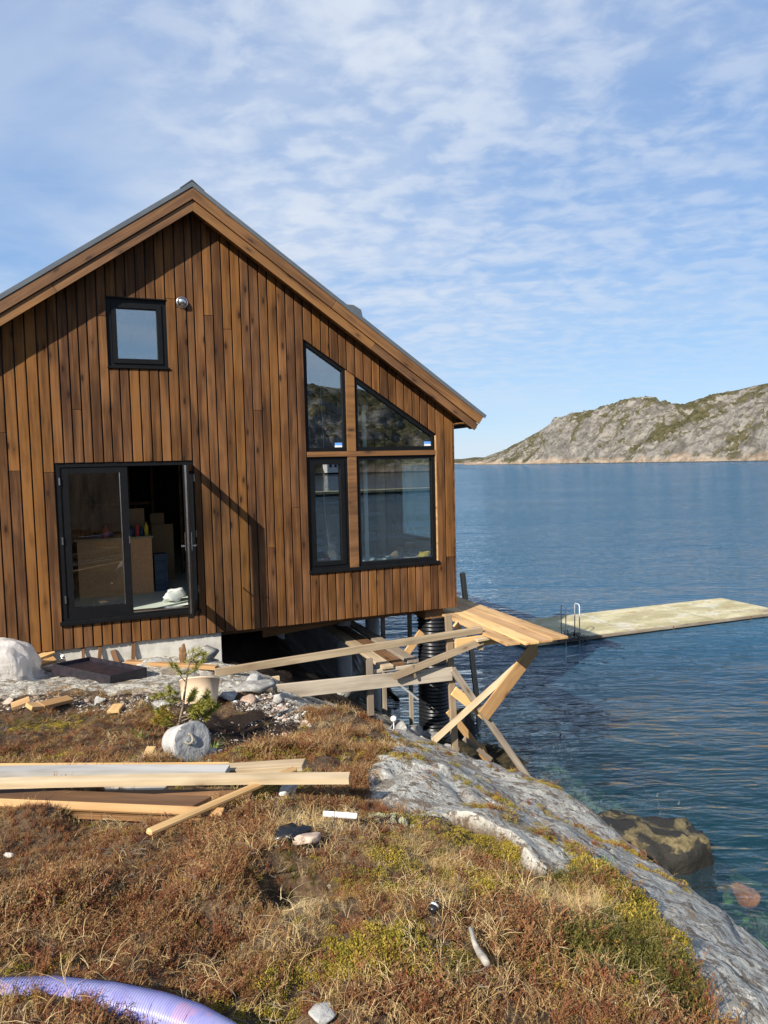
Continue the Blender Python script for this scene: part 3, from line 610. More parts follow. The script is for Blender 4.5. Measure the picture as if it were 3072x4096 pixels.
box('pane', (XR - .075, SIDE[0] + .05, SIDE[2] + .05), (XR - .066, SIDE[1] - .05, SIDE[3] - .05), M_GLASS, sw)
box('left_wall', (XL, .2, ZB), (XL + .2, YB, soffit(XL) - .14), M_CLAD, house)
bw = bmesh.new(); bm_prism(bw, [(XL + .2, 0), (XR - .2, 0), (XR - .2, soffit(XR - .2)), (RX, soffit(RX)), (XL + .2, soffit(XL + .2))], 0, .2)
bm_obj('back_wall', bw, M_MEMBRANE, house, Matrix(((1, 0, 0, 0), (0, 0, -1, YB), (0, 1, 0, 0), (0, 0, 0, 1))))
fl = box('floor', (XL + .2, .2, -.03), (XR - .2, YB - .2, .02), M_FLOOR, house)
box('floor_structure', (XL + .05, .22, -.32), (XR - .05, YB - .05, -.031), M_BROWNW, house)
for k in range(7):
    box('joist', (XL + 4.25 + .0, .45 + k * 1.1, -.50), (XR - .06, .52 + k * 1.1, -.321), M_BROWNW, house)
# roof: sheet, two layers of barge board each side, boxed eave
OH = .27; X_END = 6.13; XLE = 2 * RX - X_END
def roof_quad(za, zb, y0, y1, xs, xe, cut=.0):
    """a sloping slab given by its vertical offsets above the soffit line"""
    bm = bmesh.new(); s = 1 if xe > xs else -1
    pts = [(xs, soffit(xs) + za), (xe + s * 0 - s * cut, soffit(xe - s * cut) + za), (xe + s * (zb - za) * .45 - s * cut, soffit(xe + s * (zb - za) * .45 - s * cut) + zb), (xs, soffit(xs) + zb)]
    a = [bm.verts.new((x, y0, z)) for x, z in pts]; b = [bm.verts.new((x, y1, z)) for x, z in pts]
    bm.faces.new(a); bm.faces.new(b[::-1])
    for i in range(4): j = (i + 1) % 4; bm.faces.new((a[j], a[i], b[i], b[j]))
    bmesh.ops.recalc_face_normals(bm, faces=bm.faces[:]); return bm
def slope_board(name, za, zb, ya, yb, xs, xe, mat, parent):
    """barge board piece; local X runs down the slope so that the grain follows it"""
    s = 1 if xe > xs else -1; ux = Vector((s * math.cos(TH), 0, -math.sin(TH))); uz = Vector((s * math.sin(TH), 0, math.cos(TH)))
    L = abs(xe - xs) / math.cos(TH); wz = (zb - za) * math.cos(TH); org = Vector((xs, 0, soffit(xs) + za))
    sk = 0.0
    bm = bmesh.new(); ridge = abs(xs - RX) < .01; t0 = wz * math.tan(TH)
    poly = [(0, 0), (L, 0), (L, wz), (-t0 if ridge else 0, wz)]
    bm_prism(bm, poly, 0, yb - ya, .003)
    uy = uz.cross(ux)                                     # out of the slope plane
    # local: x along slope, y across, z through the board
    M = axes_matrix(ux, uz, ux.cross(uz), org); zdir = ux.cross(uz)
    org = Vector((xs, ya if zdir.y > 0 else yb, soffit(xs) + za)); M = axes_matrix(ux, uz, zdir, org)
    return bm_obj(name, bm, mat, parent, M)
roof = bmesh.new(); roof.free()
rs = bm_obj('roof', roof_quad(.022, .262, -.20, YB + .25, RX, 6.02), M_MEMBRANE, house); bm_obj('roof_side', roof_quad(.022, .262, -.20, YB + .25, RX, 2 * RX - 6.02), M_MEMBRANE, house)
for s, xe in ((1, X_END), (-1, XLE)):
    bm_obj('roof_sheet', roof_quad(.264, .305, -OH - .03, YB + .3, RX, xe + s * .03), M_METALROOF, rs)
    bm_obj('verge_flashing', roof_quad(.248, .314, -OH - .040, -OH - .031, RX, xe + s * .03), M_METALROOF, rs)
    mid = 1.9 if s > 0 else 2.6
    for (xa, xb) in ((RX, RX + s * mid), (RX + s * (mid + .003), xe)):
        slope_board('barge_board', .090, .247, -OH - .030, -OH - .006, xa, xb - (s * .07 if xb == xe else 0), M_TRIM, rs)
    mid = 2.5 if s > 0 else 1.7
    for (xa, xb) in ((RX, RX + s * mid), (RX + s * (mid + .003), xe - s * .14)):
        slope_board('fascia_board', -.055, .084, -OH - .005, -OH + .017, xa, xb, M_TRIM, rs)
    # soffit lining under the overhang and the boxed eave
    bm_obj('soffit_lining', roof_quad(.0, .02, -OH + .018, -.034, RX, RX + s * (XR - RX + .30)), M_TRIM, rs)
    ex = XR + .024 if s > 0 else XL - .024
    box('eave_lining', (ex, -OH + .02, soffit(XR) - .13), (ex + s * .21, YB, soffit(XR) - .11), M_TRIM, rs)
    box('eave_fascia', (ex + s * .215, -OH + .02, soffit(XR) - .13), (ex + s * .235, YB, soffit(XR) + .06), M_TRIM, rs)
bm = bmesh.new(); bm_prism(bm, [(XR + .025, soffit(XR) - .128), (XR + .23, soffit(XR) - .128), (XR + .23, soffit(XR + .23) + .0), (XR + .025, soffit(XR + .025))], 0, .02)
bm_obj('eave_end_board', bm, M_CLAD, rs, Matrix(((1, 0, 0, 0), (0, 0, -1, -.0), (0, 1, 0, 0), (0, 0, 0, 1))))
# ridge cap and chimney casing on the far slope
bm = bmesh.new(); bm_prism(bm, [(-.16, -.105), (0, .02), (.16, -.105), (.155, -.112), (0, .008), (-.155, -.112)], 0, YB + .6)
bm_obj('ridge_cap', bm, M_METALROOF, rs, Matrix(((1, 0, 0, RX), (0, 0, 1, -OH - .045), (0, 1, 0, soffit(RX) + .318), (0, 0, 0, 1))))
chim = bmesh.new(); bm_prism(chim, [(4.50, 3.6), (5.02, 3.6), (4.80, 4.66), (4.66, 4.735), (4.52, 4.735)], 0, .5, .01)
bm_obj('chimney_casing', chim, M_METALROOF, rs, Matrix(((1, 0, 0, 0), (0, 0, -1, 2.0), (0, 1, 0, 0), (0, 0, 0, 1))))
# windows -------------------------------------------------------------
def ringframe(name, poly, d, y0, y1, mat, parent):
    bm = bmesh.new(); inner = bm_ring(bm, poly, d, y0, y1); return bm_obj(name, bm, mat, parent), inner
def pane(poly, y, parent, name='pane', mat=None):
    p = inset_poly(poly, -.006); bm = bmesh.new(); bm_prism(bm, p, 0, .008)
    return bm_obj(name, bm, mat or M_GLASS, parent, Matrix(((1, 0, 0, 0), (0, 0, -1, y), (0, 1, 0, 0), (0, 0, 0, 1))))
def rect(x0, x1, z0, z1): return [(x0, z0), (x1, z0), (x1, z1), (x0, z1)]
g = .004
uw, inn = ringframe('upper_window', rect(UWIN[0] + g, UWIN[1] - g, UWIN[2] + g, UWIN[3] - g), .052, .004, .11, M_BLACK, house)
sash, inn2 = ringframe('sash', inset_poly(inn, .004), .062, -.012, .08, M_BLACK, uw); pane(inn2, .05, uw)
box('sill', (UWIN[0] - .02, -.055, UWIN[2] - .012), (UWIN[1] + .02, .03, UWIN[2] + .012), M_BLACK, uw, .003)
box('head_flashing', (UWIN[0] - .01, -.04, UWIN[3] + .002), (UWIN[1] + .01, .0, UWIN[3] + .014), M_BLACK, uw)
bwn = bpy.data.objects.new('glazed_gable_window', None); link(bwn, Matrix.Translation((4.36, 0, WZ0)), house)
MX0, MX1, TZ0, TZ1 = 3.945, 4.088, 2.118, 2.196
for nm, poly, dd in (('casement_frame', rect(WX0 + g, MX0, WZ0 + g, TZ0), .050), ('fixed_frame', rect(MX1, WX1 - g, WZ0 + g, TZ0), .058),
                 ('raked_frame', [(WX0 + g, TZ1), (MX0, TZ1), (MX0, wtop(MX0) - .006), (WX0 + g, wtop(WX0) - .006)], .046), ('raked_frame', [(MX1, TZ1), (WX1 - g, TZ1), (WX1 - g, wtop(WX1) - .006), (MX1, wtop(MX1) - .006)], .050)):
    fr, inn = ringframe(nm, poly, [dd + .012, dd, dd, dd], .012, .11, M_BLACK, bwn)
    if nm == 'casement_frame':
        s2, inn = ringframe('casement_sash', inset_poly(inn, .003), .062, -.004, .08, M_BLACK, bwn)
        box('handle', (MX0 - .10, .085, 1.30), (MX0 - .075, .12, 1.43), M_WHITEP, bwn, .004)
    pane(inn, .06, bwn)
    if nm == 'raked_frame':
        xs = inn[1][0] - .115 if inn[1][0] > 5 else inn[1][0] - .13
        box('label_sticker', (xs, .0505, inn[0][1] + .012), (xs + .115, .0515, inn[0][1] + .075), M_STICK, bwn)
        box('label_sticker', (xs, .0495, inn[0][1] + .006), (xs + .115, .0504, inn[0][1] + .034), M_WHITEP, bwn)
box('mullion', (MX0 + .002, -.018, WZ0 + .01), (MX1 - .002, .09, TZ0 - .0), M_TRIM, bwn, .003).data.materials
bm = bmesh.new(); bm_prism(bm, [(MX0 + .002, TZ1), (MX1 - .002, TZ1), (MX1 - .002, wtop(MX1) - .006), (MX0 + .002, wtop(MX0) - .006)], 0, .1, .003)
bm_obj('mullion', bm, M_TRIM, bwn, Matrix(((1, 0, 0, 0), (0, 0, -1, .085), (0, 1, 0, 0), (0, 0, 0, 1))))
box('transom', (WX0 + .004, -.022, TZ0 + .001), (WX1 - .004, .09, TZ1 - .001), M_TRIM, bwn, .003)
box('sill', (WX0 - .02, -.06, WZ0 - .035), (WX1 + .02, .03, WZ0 + .012), M_BLACK, bwn, .004)
box('reveal_board', (WX1 - .0035, -.020, WZ0 + .013), (WX1 + .012, .012, WZR - .02), M_PINE, bwn)  # pale pine colour stands for sunlight on the board edge
# double door ---------------------------------------------------------
dr = bpy.data.objects.new('double_door', None); link(dr, Matrix.Translation((.79, 0, 0)), house)
df, inn = ringframe('door_frame', rect(DOOR[0] + g, DOOR[1] - g, DOOR[2] + .002, DOOR[3] - g), [.05, .055, .05, .055], -.01, .12, M_BLACK, dr)
box('threshold', (.80, -.012, .05), (1.60, .12, .066), M_STEEL, dr)
box('door_sill', (DOOR[0] - .03, -.07, -.035), (DOOR[1] + .03, .0, .018), M_BLACK, dr, .004)
lf, inn = ringframe('closed_leaf', rect(-.030, .800, .052, 2.046), [.125, .095, .085, .098], .004, .075, M_BLACK, dr); pane(inn, .045, dr, mat=M_DOORGLASS)
box('glazing_bead', (inn[1][0] - .012, -.000, inn[1][1]), (inn[1][0] + .0, .006, inn[2][1]), M_STEEL, dr)
for zz in (.30, 1.08, 1.86): box('hinge', (-.052, -.022, zz - .05), (-.030, .004, zz + .05), M_STEEL, dr, .004)
box('lock_plate', (.785, -.002, 1.00), (.798, .004, 1.10), M_STEEL, dr)
# the open leaf stands out from the wall towards the viewer
HX, LW, LT = 1.628, .815, .068; ang = math.atan2(-.80, -.165)
U = Vector((math.cos(ang), math.sin(ang), 0)); N = Vector((-U.y, U.x, 0))
ML = axes_matrix(U, N, Vector((0, 0, 1)), Vector((HX, -.015, 0)))
bm = bmesh.new(); bm_ring(bm, rect(0, LW, .052, 2.046), [.125, .095, .085, .098], -LT / 2, LT / 2)
leaf = bm_obj('open_leaf', bm, M_BLACK, dr, ML)
inn = inset_poly(rect(0, LW, .052, 2.046), [.125, .095, .085, .098]); bm = bmesh.new(); bm_prism(bm, inset_poly(inn, -.006), 0, .008)
bm_obj('pane', bm, M_DOORGLASS, leaf, ML @ Matrix(((1, 0, 0, 0), (0, 0, -1, .004), (0, 1, 0, 0), (0, 0, 0, 1))))
def leaf_box(name, a, b, mat, bev=0.0):
    bm = bmesh.new(); bm_box(bm, a, b)
    if bev: bmesh.ops.bevel(bm, geom=bm.edges[:], offset=bev, segments=1, affect='EDGES')
    return bm_obj(name, bm, mat, leaf, ML)
leaf_box('lock_rail', (LW + .0005, -.011, .12), (LW + .004, .011, 2.035), M_STEEL)
for sgn in (-1, 1):
    y0 = sgn * (LT / 2); leaf_box('handle_plate', (LW - .062, min(y0, y0 + sgn * .01), .93), (LW - .030, max(y0, y0 + sgn * .01), 1.17), M_STEEL, .003)
    leaf_box('handle', (LW - .160, min(y0 + sgn * .045, y0 + sgn * .06), .985), (LW - .035, max(y0 + sgn * .045, y0 + sgn * .06), 1.005), M_STEEL, .004)
    leaf_box('handle_neck', (LW - .055, min(y0 + sgn * .01, y0 + sgn * .06), .985), (LW - .038, max(y0 + sgn * .01, y0 + sgn * .06), 1.005), M_STEEL, .003)
for zz in (.30, 1.08, 1.86): leaf_box('hinge', (-.02, LT / 2 + .001, zz - .05), (.004, LT / 2 + .018, zz + .05), M_STEEL, .003)
# ventilation cowl
vc = bpy.data.objects.new('vent_cowl', None); link(vc, Matrix.Translation((1.607, -.024, 4.256)), house)
MV = Matrix(((1, 0, 0, 1.607), (0, 0, -1, -.026), (0, 1, 0, 4.256), (0, 0, 0, 1)))
lathe('vent_flange', [(.082, 0), (.082, .012), (.070, .020), (.062, .020)], M_STEEL, vc, MV)
prof = [(.066 * math.cos(a), .02 + .062 * math.sin(a)) for a in np.linspace(0, 1.45, 9)]
lathe('vent_hood', prof, M_STEEL, vc, MV); box('vent_mouth', (1.56, -.092, 4.213), (1.654, -.060, 4.232), M_BLACKP, vc, .003)
# foundation --------------------------------------------------------------
box('foundation_wall', (XL + .02, .028, -1.3), (1.97, .26, ZB - .004), M_CONC, house, .006)
box('foundation_return', (1.75, .262, -1.8), (1.968, YB - .1, ZB - .006), M_CONC, house)
for i, (x, y, zb) in enumerate(((5.05, 2.0, -3.1), (4.32, 1.5, -2.5), (3.30, 2.2, -2.0), (5.05, 5.5, -3.6), (3.3, 5.5, -2.6))):
    lathe('concrete_pillar', [(.13, zb), (.13, -.505)], M_WPIL, house, Matrix.Translation((x, y, 0)), 24)
# black corrugated pipe column carrying the corner of the house
pipe = tube('corrugated_pipe_column', [(5.50, .34, -3.1), (5.50, .34, -.526)], .262, M_BLACKP, house, 28, ribs=(.062, .034)); pipe['label'] = 'black corrugated pipe column under the sea-side corner'
box('column_head', (5.24, .1, -.525), (5.56, .58, -.331), M_BROWNW, house)
# timber leaning on the foundation foot
for i, (x, w_, h_, ln) in enumerate(((.33, .05, .20, .03), (.56, .07, .17, -.05), (.76, .055, .24, .02), (.14, .04, .19, .0))):
    o = plank('timber_offcut', (x, -.045, H(x, -.05) - .02), (x + ln, .012, H(x, -.05) + h_), w_, .022, M_TRIM, None, (0, -1, 0))
    tag(o, ('rough offcut leaning on the foundation, second from the black tray side', 'short wedge offcut leaning on the pale foundation', 'tallest brown offcut leaning on the pale foundation', 'narrow offcut leaning under the cladding edge beside the black tray')[i], 'offcut')
# things indoors ----------------------------------------------------------
for k in range(9):
    box('stud', (XL + .5 + k * .6, YB - .30, .03), (XL + .55 + k * .6, YB - .20, 3.0), M_BROWNW, house)
partition = bpy.data.objects.new('partition_frame', None); link(partition, Matrix.Translation((1.2, 3.6, .02)), house)
for k, x in enumerate((.30, .95, 1.36, 1.86, 2.2)): box('stud', (x, 3.6, .03), (x + .045, 3.7, 2.75), M_BROWNW, partition)
box('rail', (.2, 3.6, 2.751), (2.4, 3.7, 2.80), M_BROWNW, partition); box('rail', (.2, 3.705, 1.35), (1.4, 3.75, 1.40), M_BROWNW, partition)
box('wall_panel', (1.93, 3.0, .03), (1.98, 3.05, 2.6), M_FLOORW, partition)
box('stud', (5.30, 2.14, .03), (5.42, 2.26, 2.55), M_PALE, house); box('stud', (5.42, 2.27, .03), (5.52, 2.36, 2.55), M_MEMBRANE, house)
box('lining_board', (4.28, .206, .03), (4.34, .25, 2.9), M_WHITEP, house)
box('light_block_floor', (XL + .21, .21, 2.72), (3.0, YB - .21, 2.80), M_BROWNW, house); box('light_block_wall', (2.95, .21, 2.81), (3.0, 5.0, 4.55), M_MEMBRANE, house)  # unseen deck and partition, added to keep stray light from the upper window
counter = thing('kitchen_counter', (.65, 1.9, .02), 'orange-brown chipboard counter standing inside the doorway', 'counter')
box('front_panel', (.10, 1.72, .021), (1.20, 1.745, .90), M_CHIP, counter); box('end_panel', (1.178, 1.748, .021), (1.20, 2.35, .90), M_CHIP, counter)
box('worktop', (.06, 1.70, .902), (1.22, 2.36, .935), M_PALE, counter)
cb = thing('cardboard_box', (.98, 2.05, .936), 'brown cardboard carton on the counter seen through the doorway', 'box'); box('carton', (.84, 1.95, .937), (1.12, 2.2, 1.36), M_OSB, cb); box('flap', (.84, 1.925, 1.361), (1.12, 1.95, 1.37), M_OSB, cb)
for i, (x, y, r, h_, m_, lab) in enumerate(((.90, 1.80, .045, .17, M_BLUEP, 'dark blue bottle on the chipboard counter'), (.99, 1.79, .032, .21, M_RED, 'red spray can on the chipboard counter'), (1.13, 1.80, .032, .22, M_YELLOW, 'yellow can at the open end of the counter'), (1.06, 1.84, .04, .15, M_BLUEP, 'short blue tin between the red and yellow cans'), (.52, 1.82, .05, .20, M_RED, 'red canister behind the closed door glass'))):
    o = lathe('bottle', [(r * .96, 0), (r, .01), (r, h_ * .7), (r * .45, h_ * .82), (r * .42, h_)], m_, None, Matrix.Translation((x, y, .937)), 16); tag(o, lab, 'bottle')
bp = thing('particle_board', (1.5, 2.6, .02), 'upright brown particle board sheets leaning indoors behind the crates', 'board'); box('sheet', (1.30, 2.95, .021), (1.66, 2.98, 1.02), M_OSB, bp); box('sheet', (1.28, 2.99, .021), (1.52, 3.02, 1.22), M_OSB, bp)
for k in range(4):
    cz = .021 + k * .152; lab = ('lowest blue crate of the stack beside the counter', 'second lowest blue crate of the stack beside the counter', 'third blue crate up in the stack beside the counter', 'topmost blue crate of the stack beside the counter')[k]
    cr = thing('plastic_crate', (1.335, 1.95, cz), lab, 'crate', 'blue crates stacked indoors'); bm = bmesh.new(); bm_ring(bm, rect(1.235, 1.435, cz, cz + .145), .02, 1.80, 1.84); bm_obj('front', bm, M_BLUEP, cr)
    box('body', (1.238, 1.842, cz + .002), (1.432, 2.1, cz + .142), M_BLUEP, cr)
wb = thing('work_bench', (4.5, .6, .02), 'low white bench indoors below the large window', 'bench'); box('bench_top', (3.40, .23, .40), (5.50, .98, .43), M_WHITEP, wb)
for x in (3.45, 5.4):
    for y_ in (.28, .9): box('leg', (x, y_, .021), (x + .05, y_ + .05, .399), M_PALE, wb)
BZ = .431
def small(name, lab, cat, parts):
    t = thing(name, parts[0][1], lab, cat)
    for nm, a, b, m_ in parts: box(nm, a, b, m_, t, .004)
small('tool_box', 'red and white box at the foot of the white cable in the window', 'box', [('body', (3.62, .40, BZ), (3.76, .52, BZ + .11), M_RED), ('end_panel', (3.762, .40, BZ), (3.86, .52, BZ + .12), M_WHITEP)])
small('food_tin', 'flat white tin on the window bench beside the paper bag', 'tin', [('body', (4.52, .34, BZ), (4.68, .48, BZ + .055), M_WHITEP), ('lid', (4.51, .33, BZ + .056), (4.69, .49, BZ + .072), M_STEEL)])
pb = rock_mesh('paper_bag', (.11, .09, .10), M_OSB, None, Matrix.Translation((4.88, .50, BZ + .075)), 4, 2, .5); tag(pb, 'crumpled brown paper bag on the window bench', 'bag')
small('cordless_drill', 'dark cordless drill standing on the window bench', 'drill', [('battery', (5.20, .62, BZ), (5.32, .72, BZ + .06), M_BLACKP), ('grip', (5.235, .64, BZ + .061), (5.285, .70, BZ + .16), M_BLACKP), ('motor', (5.19, .63, BZ + .161), (5.34, .71, BZ + .23), M_BLACKP), ('chuck', (5.341, .65, BZ + .18), (5.39, .69, BZ + .215), M_STEEL)])
small('charger', 'dark charger block beside the drill on the window bench', 'charger', [('body', (5.02, .60, BZ), (5.10, .70, BZ + .17), M_BLACKP), ('base', (4.98, .58, BZ), (5.019, .72, BZ + .04), M_BLUEP)])
coil = bpy.data.objects.new('rope_coil', None); link(coil, Matrix.Translation((5.38, .42, BZ))); tag(coil, 'yellow coil of cord in the corner of the large window', 'cord')
for k in range(4): tube('loop', [(5.37 + .085 * math.cos(a) + .01 * k, .40 + .07 * math.sin(a), BZ + .014 + .024 * k + .008 * math.sin(3 * a)) for a in np.linspace(0, 6.28, 22)], .012, M_YELLOW, coil, 6)
cable = tube('cable', [(3.70 + .012 * math.sin(k * .9) + (.05 if k < 3 else 0) * (3 - k) / 3, .42, BZ + .13 + (3.3 - BZ) * k / 14) for k in range(15)], .006, M_WHITEP, None, 6); tag(cable, 'thin white cable hanging behind the narrow window', 'cable')
pbag = rock_mesh('plastic_bag', (.20, .17, .15), M_WHITEP, None, Matrix.Translation((1.40, .70, .15)), 9, 3, .5); tag(pbag, 'pale crumpled plastic bag on the floor inside the open doorway', 'bag')
# ---------------------------------------------------------------- plank platform on its timber trestle
sc_ = thing('timber_platform', (5.3, -1.2, -2.2), 'makeshift plank platform on crossed timber props at the sea-side corner', 'platform')
e0 = [(5.43, 5.645), (5.665, 5.885), (5.905, 6.12), (6.14, 6.40)]
for k, ((a, b), y0) in enumerate(zip(e0, (-2.05, -2.14, -2.12, -2.09))):
    xm = (a + b) / 2; plank('deck_plank', (xm, y0, -.485 + .004 * (k % 2)), (xm + (.19, .16, .13, .10)[k], 1.9, -.485), b - a, .036, M_PINE, sc_, (0, 0, 1), .004)
plank('deck_joist', (5.02, -1.34, -.579), (6.42, -1.34, -.579), .048, .148, M_PINE, sc_, (0, 0, 1))
plank('deck_joist', (5.75, 1.2, -.585), (6.62, 1.2, -.585), .048, .148, M_GREYW, sc_, (0, 0, 1))
plank('joist_block', (5.30, -1.44, -.54), (5.62, -1.40, -.53), .09, .04, M_PALE, sc_, (0, 0, 1))
plank('joist_block', (5.05, -1.30, -.30), (5.30, -1.0, -.55), .10, .03, M_PINE, sc_, (0, -1, 0))
plank('post', (5.03, -1.27, -2.35), (4.95, -1.27, -.17), .098, .048, M_PALE, sc_, (0, -1, 0), .004)
plank('post', (6.93, 1.24, -3.55), (6.545, 1.24, -.02), .098, .048, M_GREYW, sc_, (0, -1, 0), .004)
plank('brace', (5.38, -1.475, -1.64), (6.30, -1.475, -.71), .20, .028, M_PINE, sc_, (0, -1, 0), .003, cut1=.08)
plank('brace', (4.60, -1.42, -1.90), (5.98, -1.42, -1.00), .085, .045, M_PALE, sc_, (0, -1, .4), .004)
plank('brace', (4.97, -1.335, -.94), (6.30, -1.52, -2.98), .095, .045, M_GREYW, sc_, (0, -1, .3), .004)
plank('brace', (4.99, -1.32, -1.26), (5.52, -1.345, -1.72), .14, .028, M_PINE, sc_, (0, -1, 0), .003)
plank('brace', (5.12, -.9, -1.70), (5.80, -.9, -2.62), .11, .03, M_PINE, sc_, (0, -1, 0), .003)
plank('brace', (5.35, -.94, -2.15), (5.80, -.96, -2.55), .07, .045, M_GREYW, sc_, (0, -1, 0), .003)
plank('brace', (4.78, .2, -1.25), (5.22, .2, -.75), .12, .03, M_PINE, sc_, (0, -1, 0), .003)
plank('rail', (1.66, -1.315, -.555), (5.46, -1.33, -.425), .098, .048, M_PALE, sc_, (0, -1, 0), .004)
plank('cross_beam', (2.28, -1.36, -.89), (4.97, -1.325, -1.005), .195, .036, M_GREYW, sc_, (0, -1, 0), .004)
plank('rail_end', (4.03, -1.42, -.90), (5.42, -1.42, -.565), .098, .04, M_PALE, sc_, (0, -1, .15), .004)
plank('rail_block', (5.40, -1.385, -.70), (5.40, -1.385, -.53), .075, .045, M_PALE, sc_, (0, -1, 0), .003)
plank('peg', (4.30, -1.44, -.76), (4.36, -1.41, -.96), .03, .02, M_PALE, sc_, (0, -1, 0), .002)
# plank gangway and props in the gap below the house
gw = thing('plank_gangway', (4.1, -.9, -1.7), 'dark plank gangway running in below the house floor', 'gangway')
for k, (x, m_) in enumerate(((3.98, M_PALE), (4.18, M_BROWNW), (4.42, M_GREYW))): plank('gangway_plank', (x + .04, -1.24 + .06 * k, -.815), (x + .10, 3.2, -.815), .175, .045, m_, gw, (0, 0, 1))
plank('support', (3.75, -1.24, -1.45), (3.75, -1.24, -.66), .09, .045, M_GREYW, gw, (0, -1, 0)); plank('support', (3.82, -1.19, -.86), (4.55, -1.19, -.86), .045, .045, M_GREYW, gw)
for i, (x, y_, z0, lab) in enumerate(((4.86, 1.0, -2.4, 'thin upright stud below the house beside the white pillar'), (5.36, 1.0, -2.7, 'thin upright stud below the house beside the black column'))):
    tag(plank('prop_stud', (x, y_, z0), (x, y_, -.51), .07, .045, M_GREYW, None, (0, -1, 0)), lab, 'stud')
tag(plank('dark_beam', (2.75, .9, -.62), (4.05, 1.1, -.58), .19, .04, M_BROWNW, None, (0, -1, 0)), 'dark plank hung below the house floor in the shade', 'plank')
tag(plank('short_block', (2.30, -.70, -.92), (2.62, -.70, -.92), .06, .05, M_PALE, None, (0, -1, 0)), 'short pale block of wood on the rock below the long rail', 'offcut')
tag(plank('thin_lath', (4.42, -.4, -1.25), (4.95, -.2, -1.72), .03, .012, M_WHITEP, None, (0, -1, 0)), 'thin white lath sloping beside the black pipe column', 'lath')
# ---------------------------------------------------------------- floating jetty with bathing ladder
def dock_mat():
    m, t, o = new_mat('jetty_deck_concrete'); c = t.node('ShaderNodeTexCoord').outputs['Object']; n = t.noise(t.scale(c, (.7, 1.6, 1)), 1.0, 7, .65, .6); f = t.noise(c, 18, 5, .7); q = t.noise(c, 2.6, 6, .68, .8); g = t.noise(t.scale(c, (.25, 5, 1)), 1.0, 4, .6)
    col = t.mix(t.smooth(n, .36, .64), (.33, .29, .16), (.52, .47, .30)); col = t.mix(t.math('MULTIPLY', t.smooth(q, .56, .64), .6), col, (.30, .17, .08)); col = t.mix(t.math('MULTIPLY', t.smooth(t.noise(c, 1.3, 6, .65), .55, .62), .5), col, (.55, .54, .47))
    col = t.mix(t.math('MULTIPLY', t.smooth(f, .57, .63), .55), col, (.17, .14, .08)); col = t.mix(t.math('MULTIPLY', t.smooth(g, .58, .66), .35), col, (.22, .20, .12)); principled(t, o, col, .85, t.math('ADD', n, f), .5, .02, spec=.2); return m
M_DOCK = dock_mat()
dk = thing('floating_jetty', (14.9, 6.2, WATER_Z), 'long pale concrete floating jetty lying out in the sound', 'jetty')
MD = Matrix.Translation((14.96, 6.20, -.245)) @ Matrix.Scale(1.0545, 4, (1, 0, 0)) @ Matrix.Scale(1.0545, 4, (0, 1, 0)) @ Matrix.Rotation(math.radians(-1.6), 4, 'Z')
def dbox(name, a, b, m_, bev=0.0, parent=None):
    bm = bmesh.new(); bm_box(bm, a, b)
    if bev: bmesh.ops.bevel(bm, geom=bm.edges[:], offset=bev, segments=2, affect='EDGES')
    return bm_obj(name, bm, m_, parent or dk, MD)
M_DOCKSIDE = simple_mat('weed_stained_float', (.02, .018, .013), .7, var=.2)
dbox('deck', (-4.3, -1.15, -2.52), (4.2, 1.15, -2.42), M_DOCK, .015)
dbox('float', (-4.25, -1.10, -3.1), (4.15, 1.10, -2.522), M_DOCKSIDE)
for s in (-1.158, 1.122): dbox('fender_board', (-4.32, s, -2.505), (4.22, s + .036, -2.43), M_GREYW)
for x in (-1.2, 1.6): dbox('deck_joint', (x, -1.12, -2.422), (x + .012, 1.12, -2.4185), M_DOCKSIDE)
for x in (-2.1, .2, 2.9): dbox('chain_strap', (x, -1.166, -2.56), (x + .03, -1.160, -2.44), simple_mat('rusty_iron', (.16, .07, .03), .8))
dbox('edge_block', (3.5, -1.05, -2.418), (4.1, -.9, -2.37), M_GREYW)
lad = thing('bathing_ladder', (11.75, 5.05, WATER_Z), 'steel bathing ladder with hooped handrails on the jetty edge', 'ladder')
for x in (11.56, 11.99):
    z0, z1 = -3.4, -1.78
    tube('handrail', [(x, 4.98, z0), (x, 4.98, z1 - .06), (x + .01, 5.02, z1), (x + .02, 5.18, z1), (x + .03, 5.22, z1 - .06), (x + .03, 5.22, -2.66)], .015, M_ALU, lad, 8)
for z in (-2.62, -2.86, -3.1): tube('rung', [(11.56, 4.98, z), (11.99, 4.98, z)], .010, M_ALU, lad, 6)
M_WEED = simple_mat('dark_seaweed', (.012, .010, .007), .5, var=.3)
def weed_heap(name, pos, r, n, lab, parent=None, fl=.6):
    rnd = random.Random(int(pos[0] * 100)); vs = []; fs = []
    for k in range(n):
        a = rnd.uniform(0, 6.28); d = r * math.sqrt(rnd.random()); x0, y0 = pos[0] + d * math.cos(a), pos[1] + d * math.sin(a); z0 = pos[2] + rnd.random() * r * fl * (1 - d / r)
        L = rnd.uniform(.08, .2); w_ = rnd.uniform(.004, .012); an = rnd.uniform(0, 6.28); px_, py_, pz_ = x0, y0, z0; base = len(vs)
        for j in range(4):
            t = j / 3; vs += [(px_ - w_ * math.sin(an), py_ + w_ * math.cos(an), pz_), (px_ + w_ * math.sin(an), py_ - w_ * math.cos(an), pz_)]
            an += rnd.uniform(-.5, .5); px_ += L / 3 * math.cos(an); py_ += L / 3 * math.sin(an); pz_ += rnd.uniform(-.05, .05)
        for j in range(3): b = base + 2 * j; fs.append((b, b + 1, b + 3, b + 2))
    o = mesh_obj(name, vs, fs, M_WEED, parent, smooth=False)
    if lab: tag(o, lab, 'seaweed')
    return o
wh = weed_heap('seaweed_heap', (11.80, 5.06, -2.66), .40, 260, 'heap of black seaweed caught round the bathing ladder')
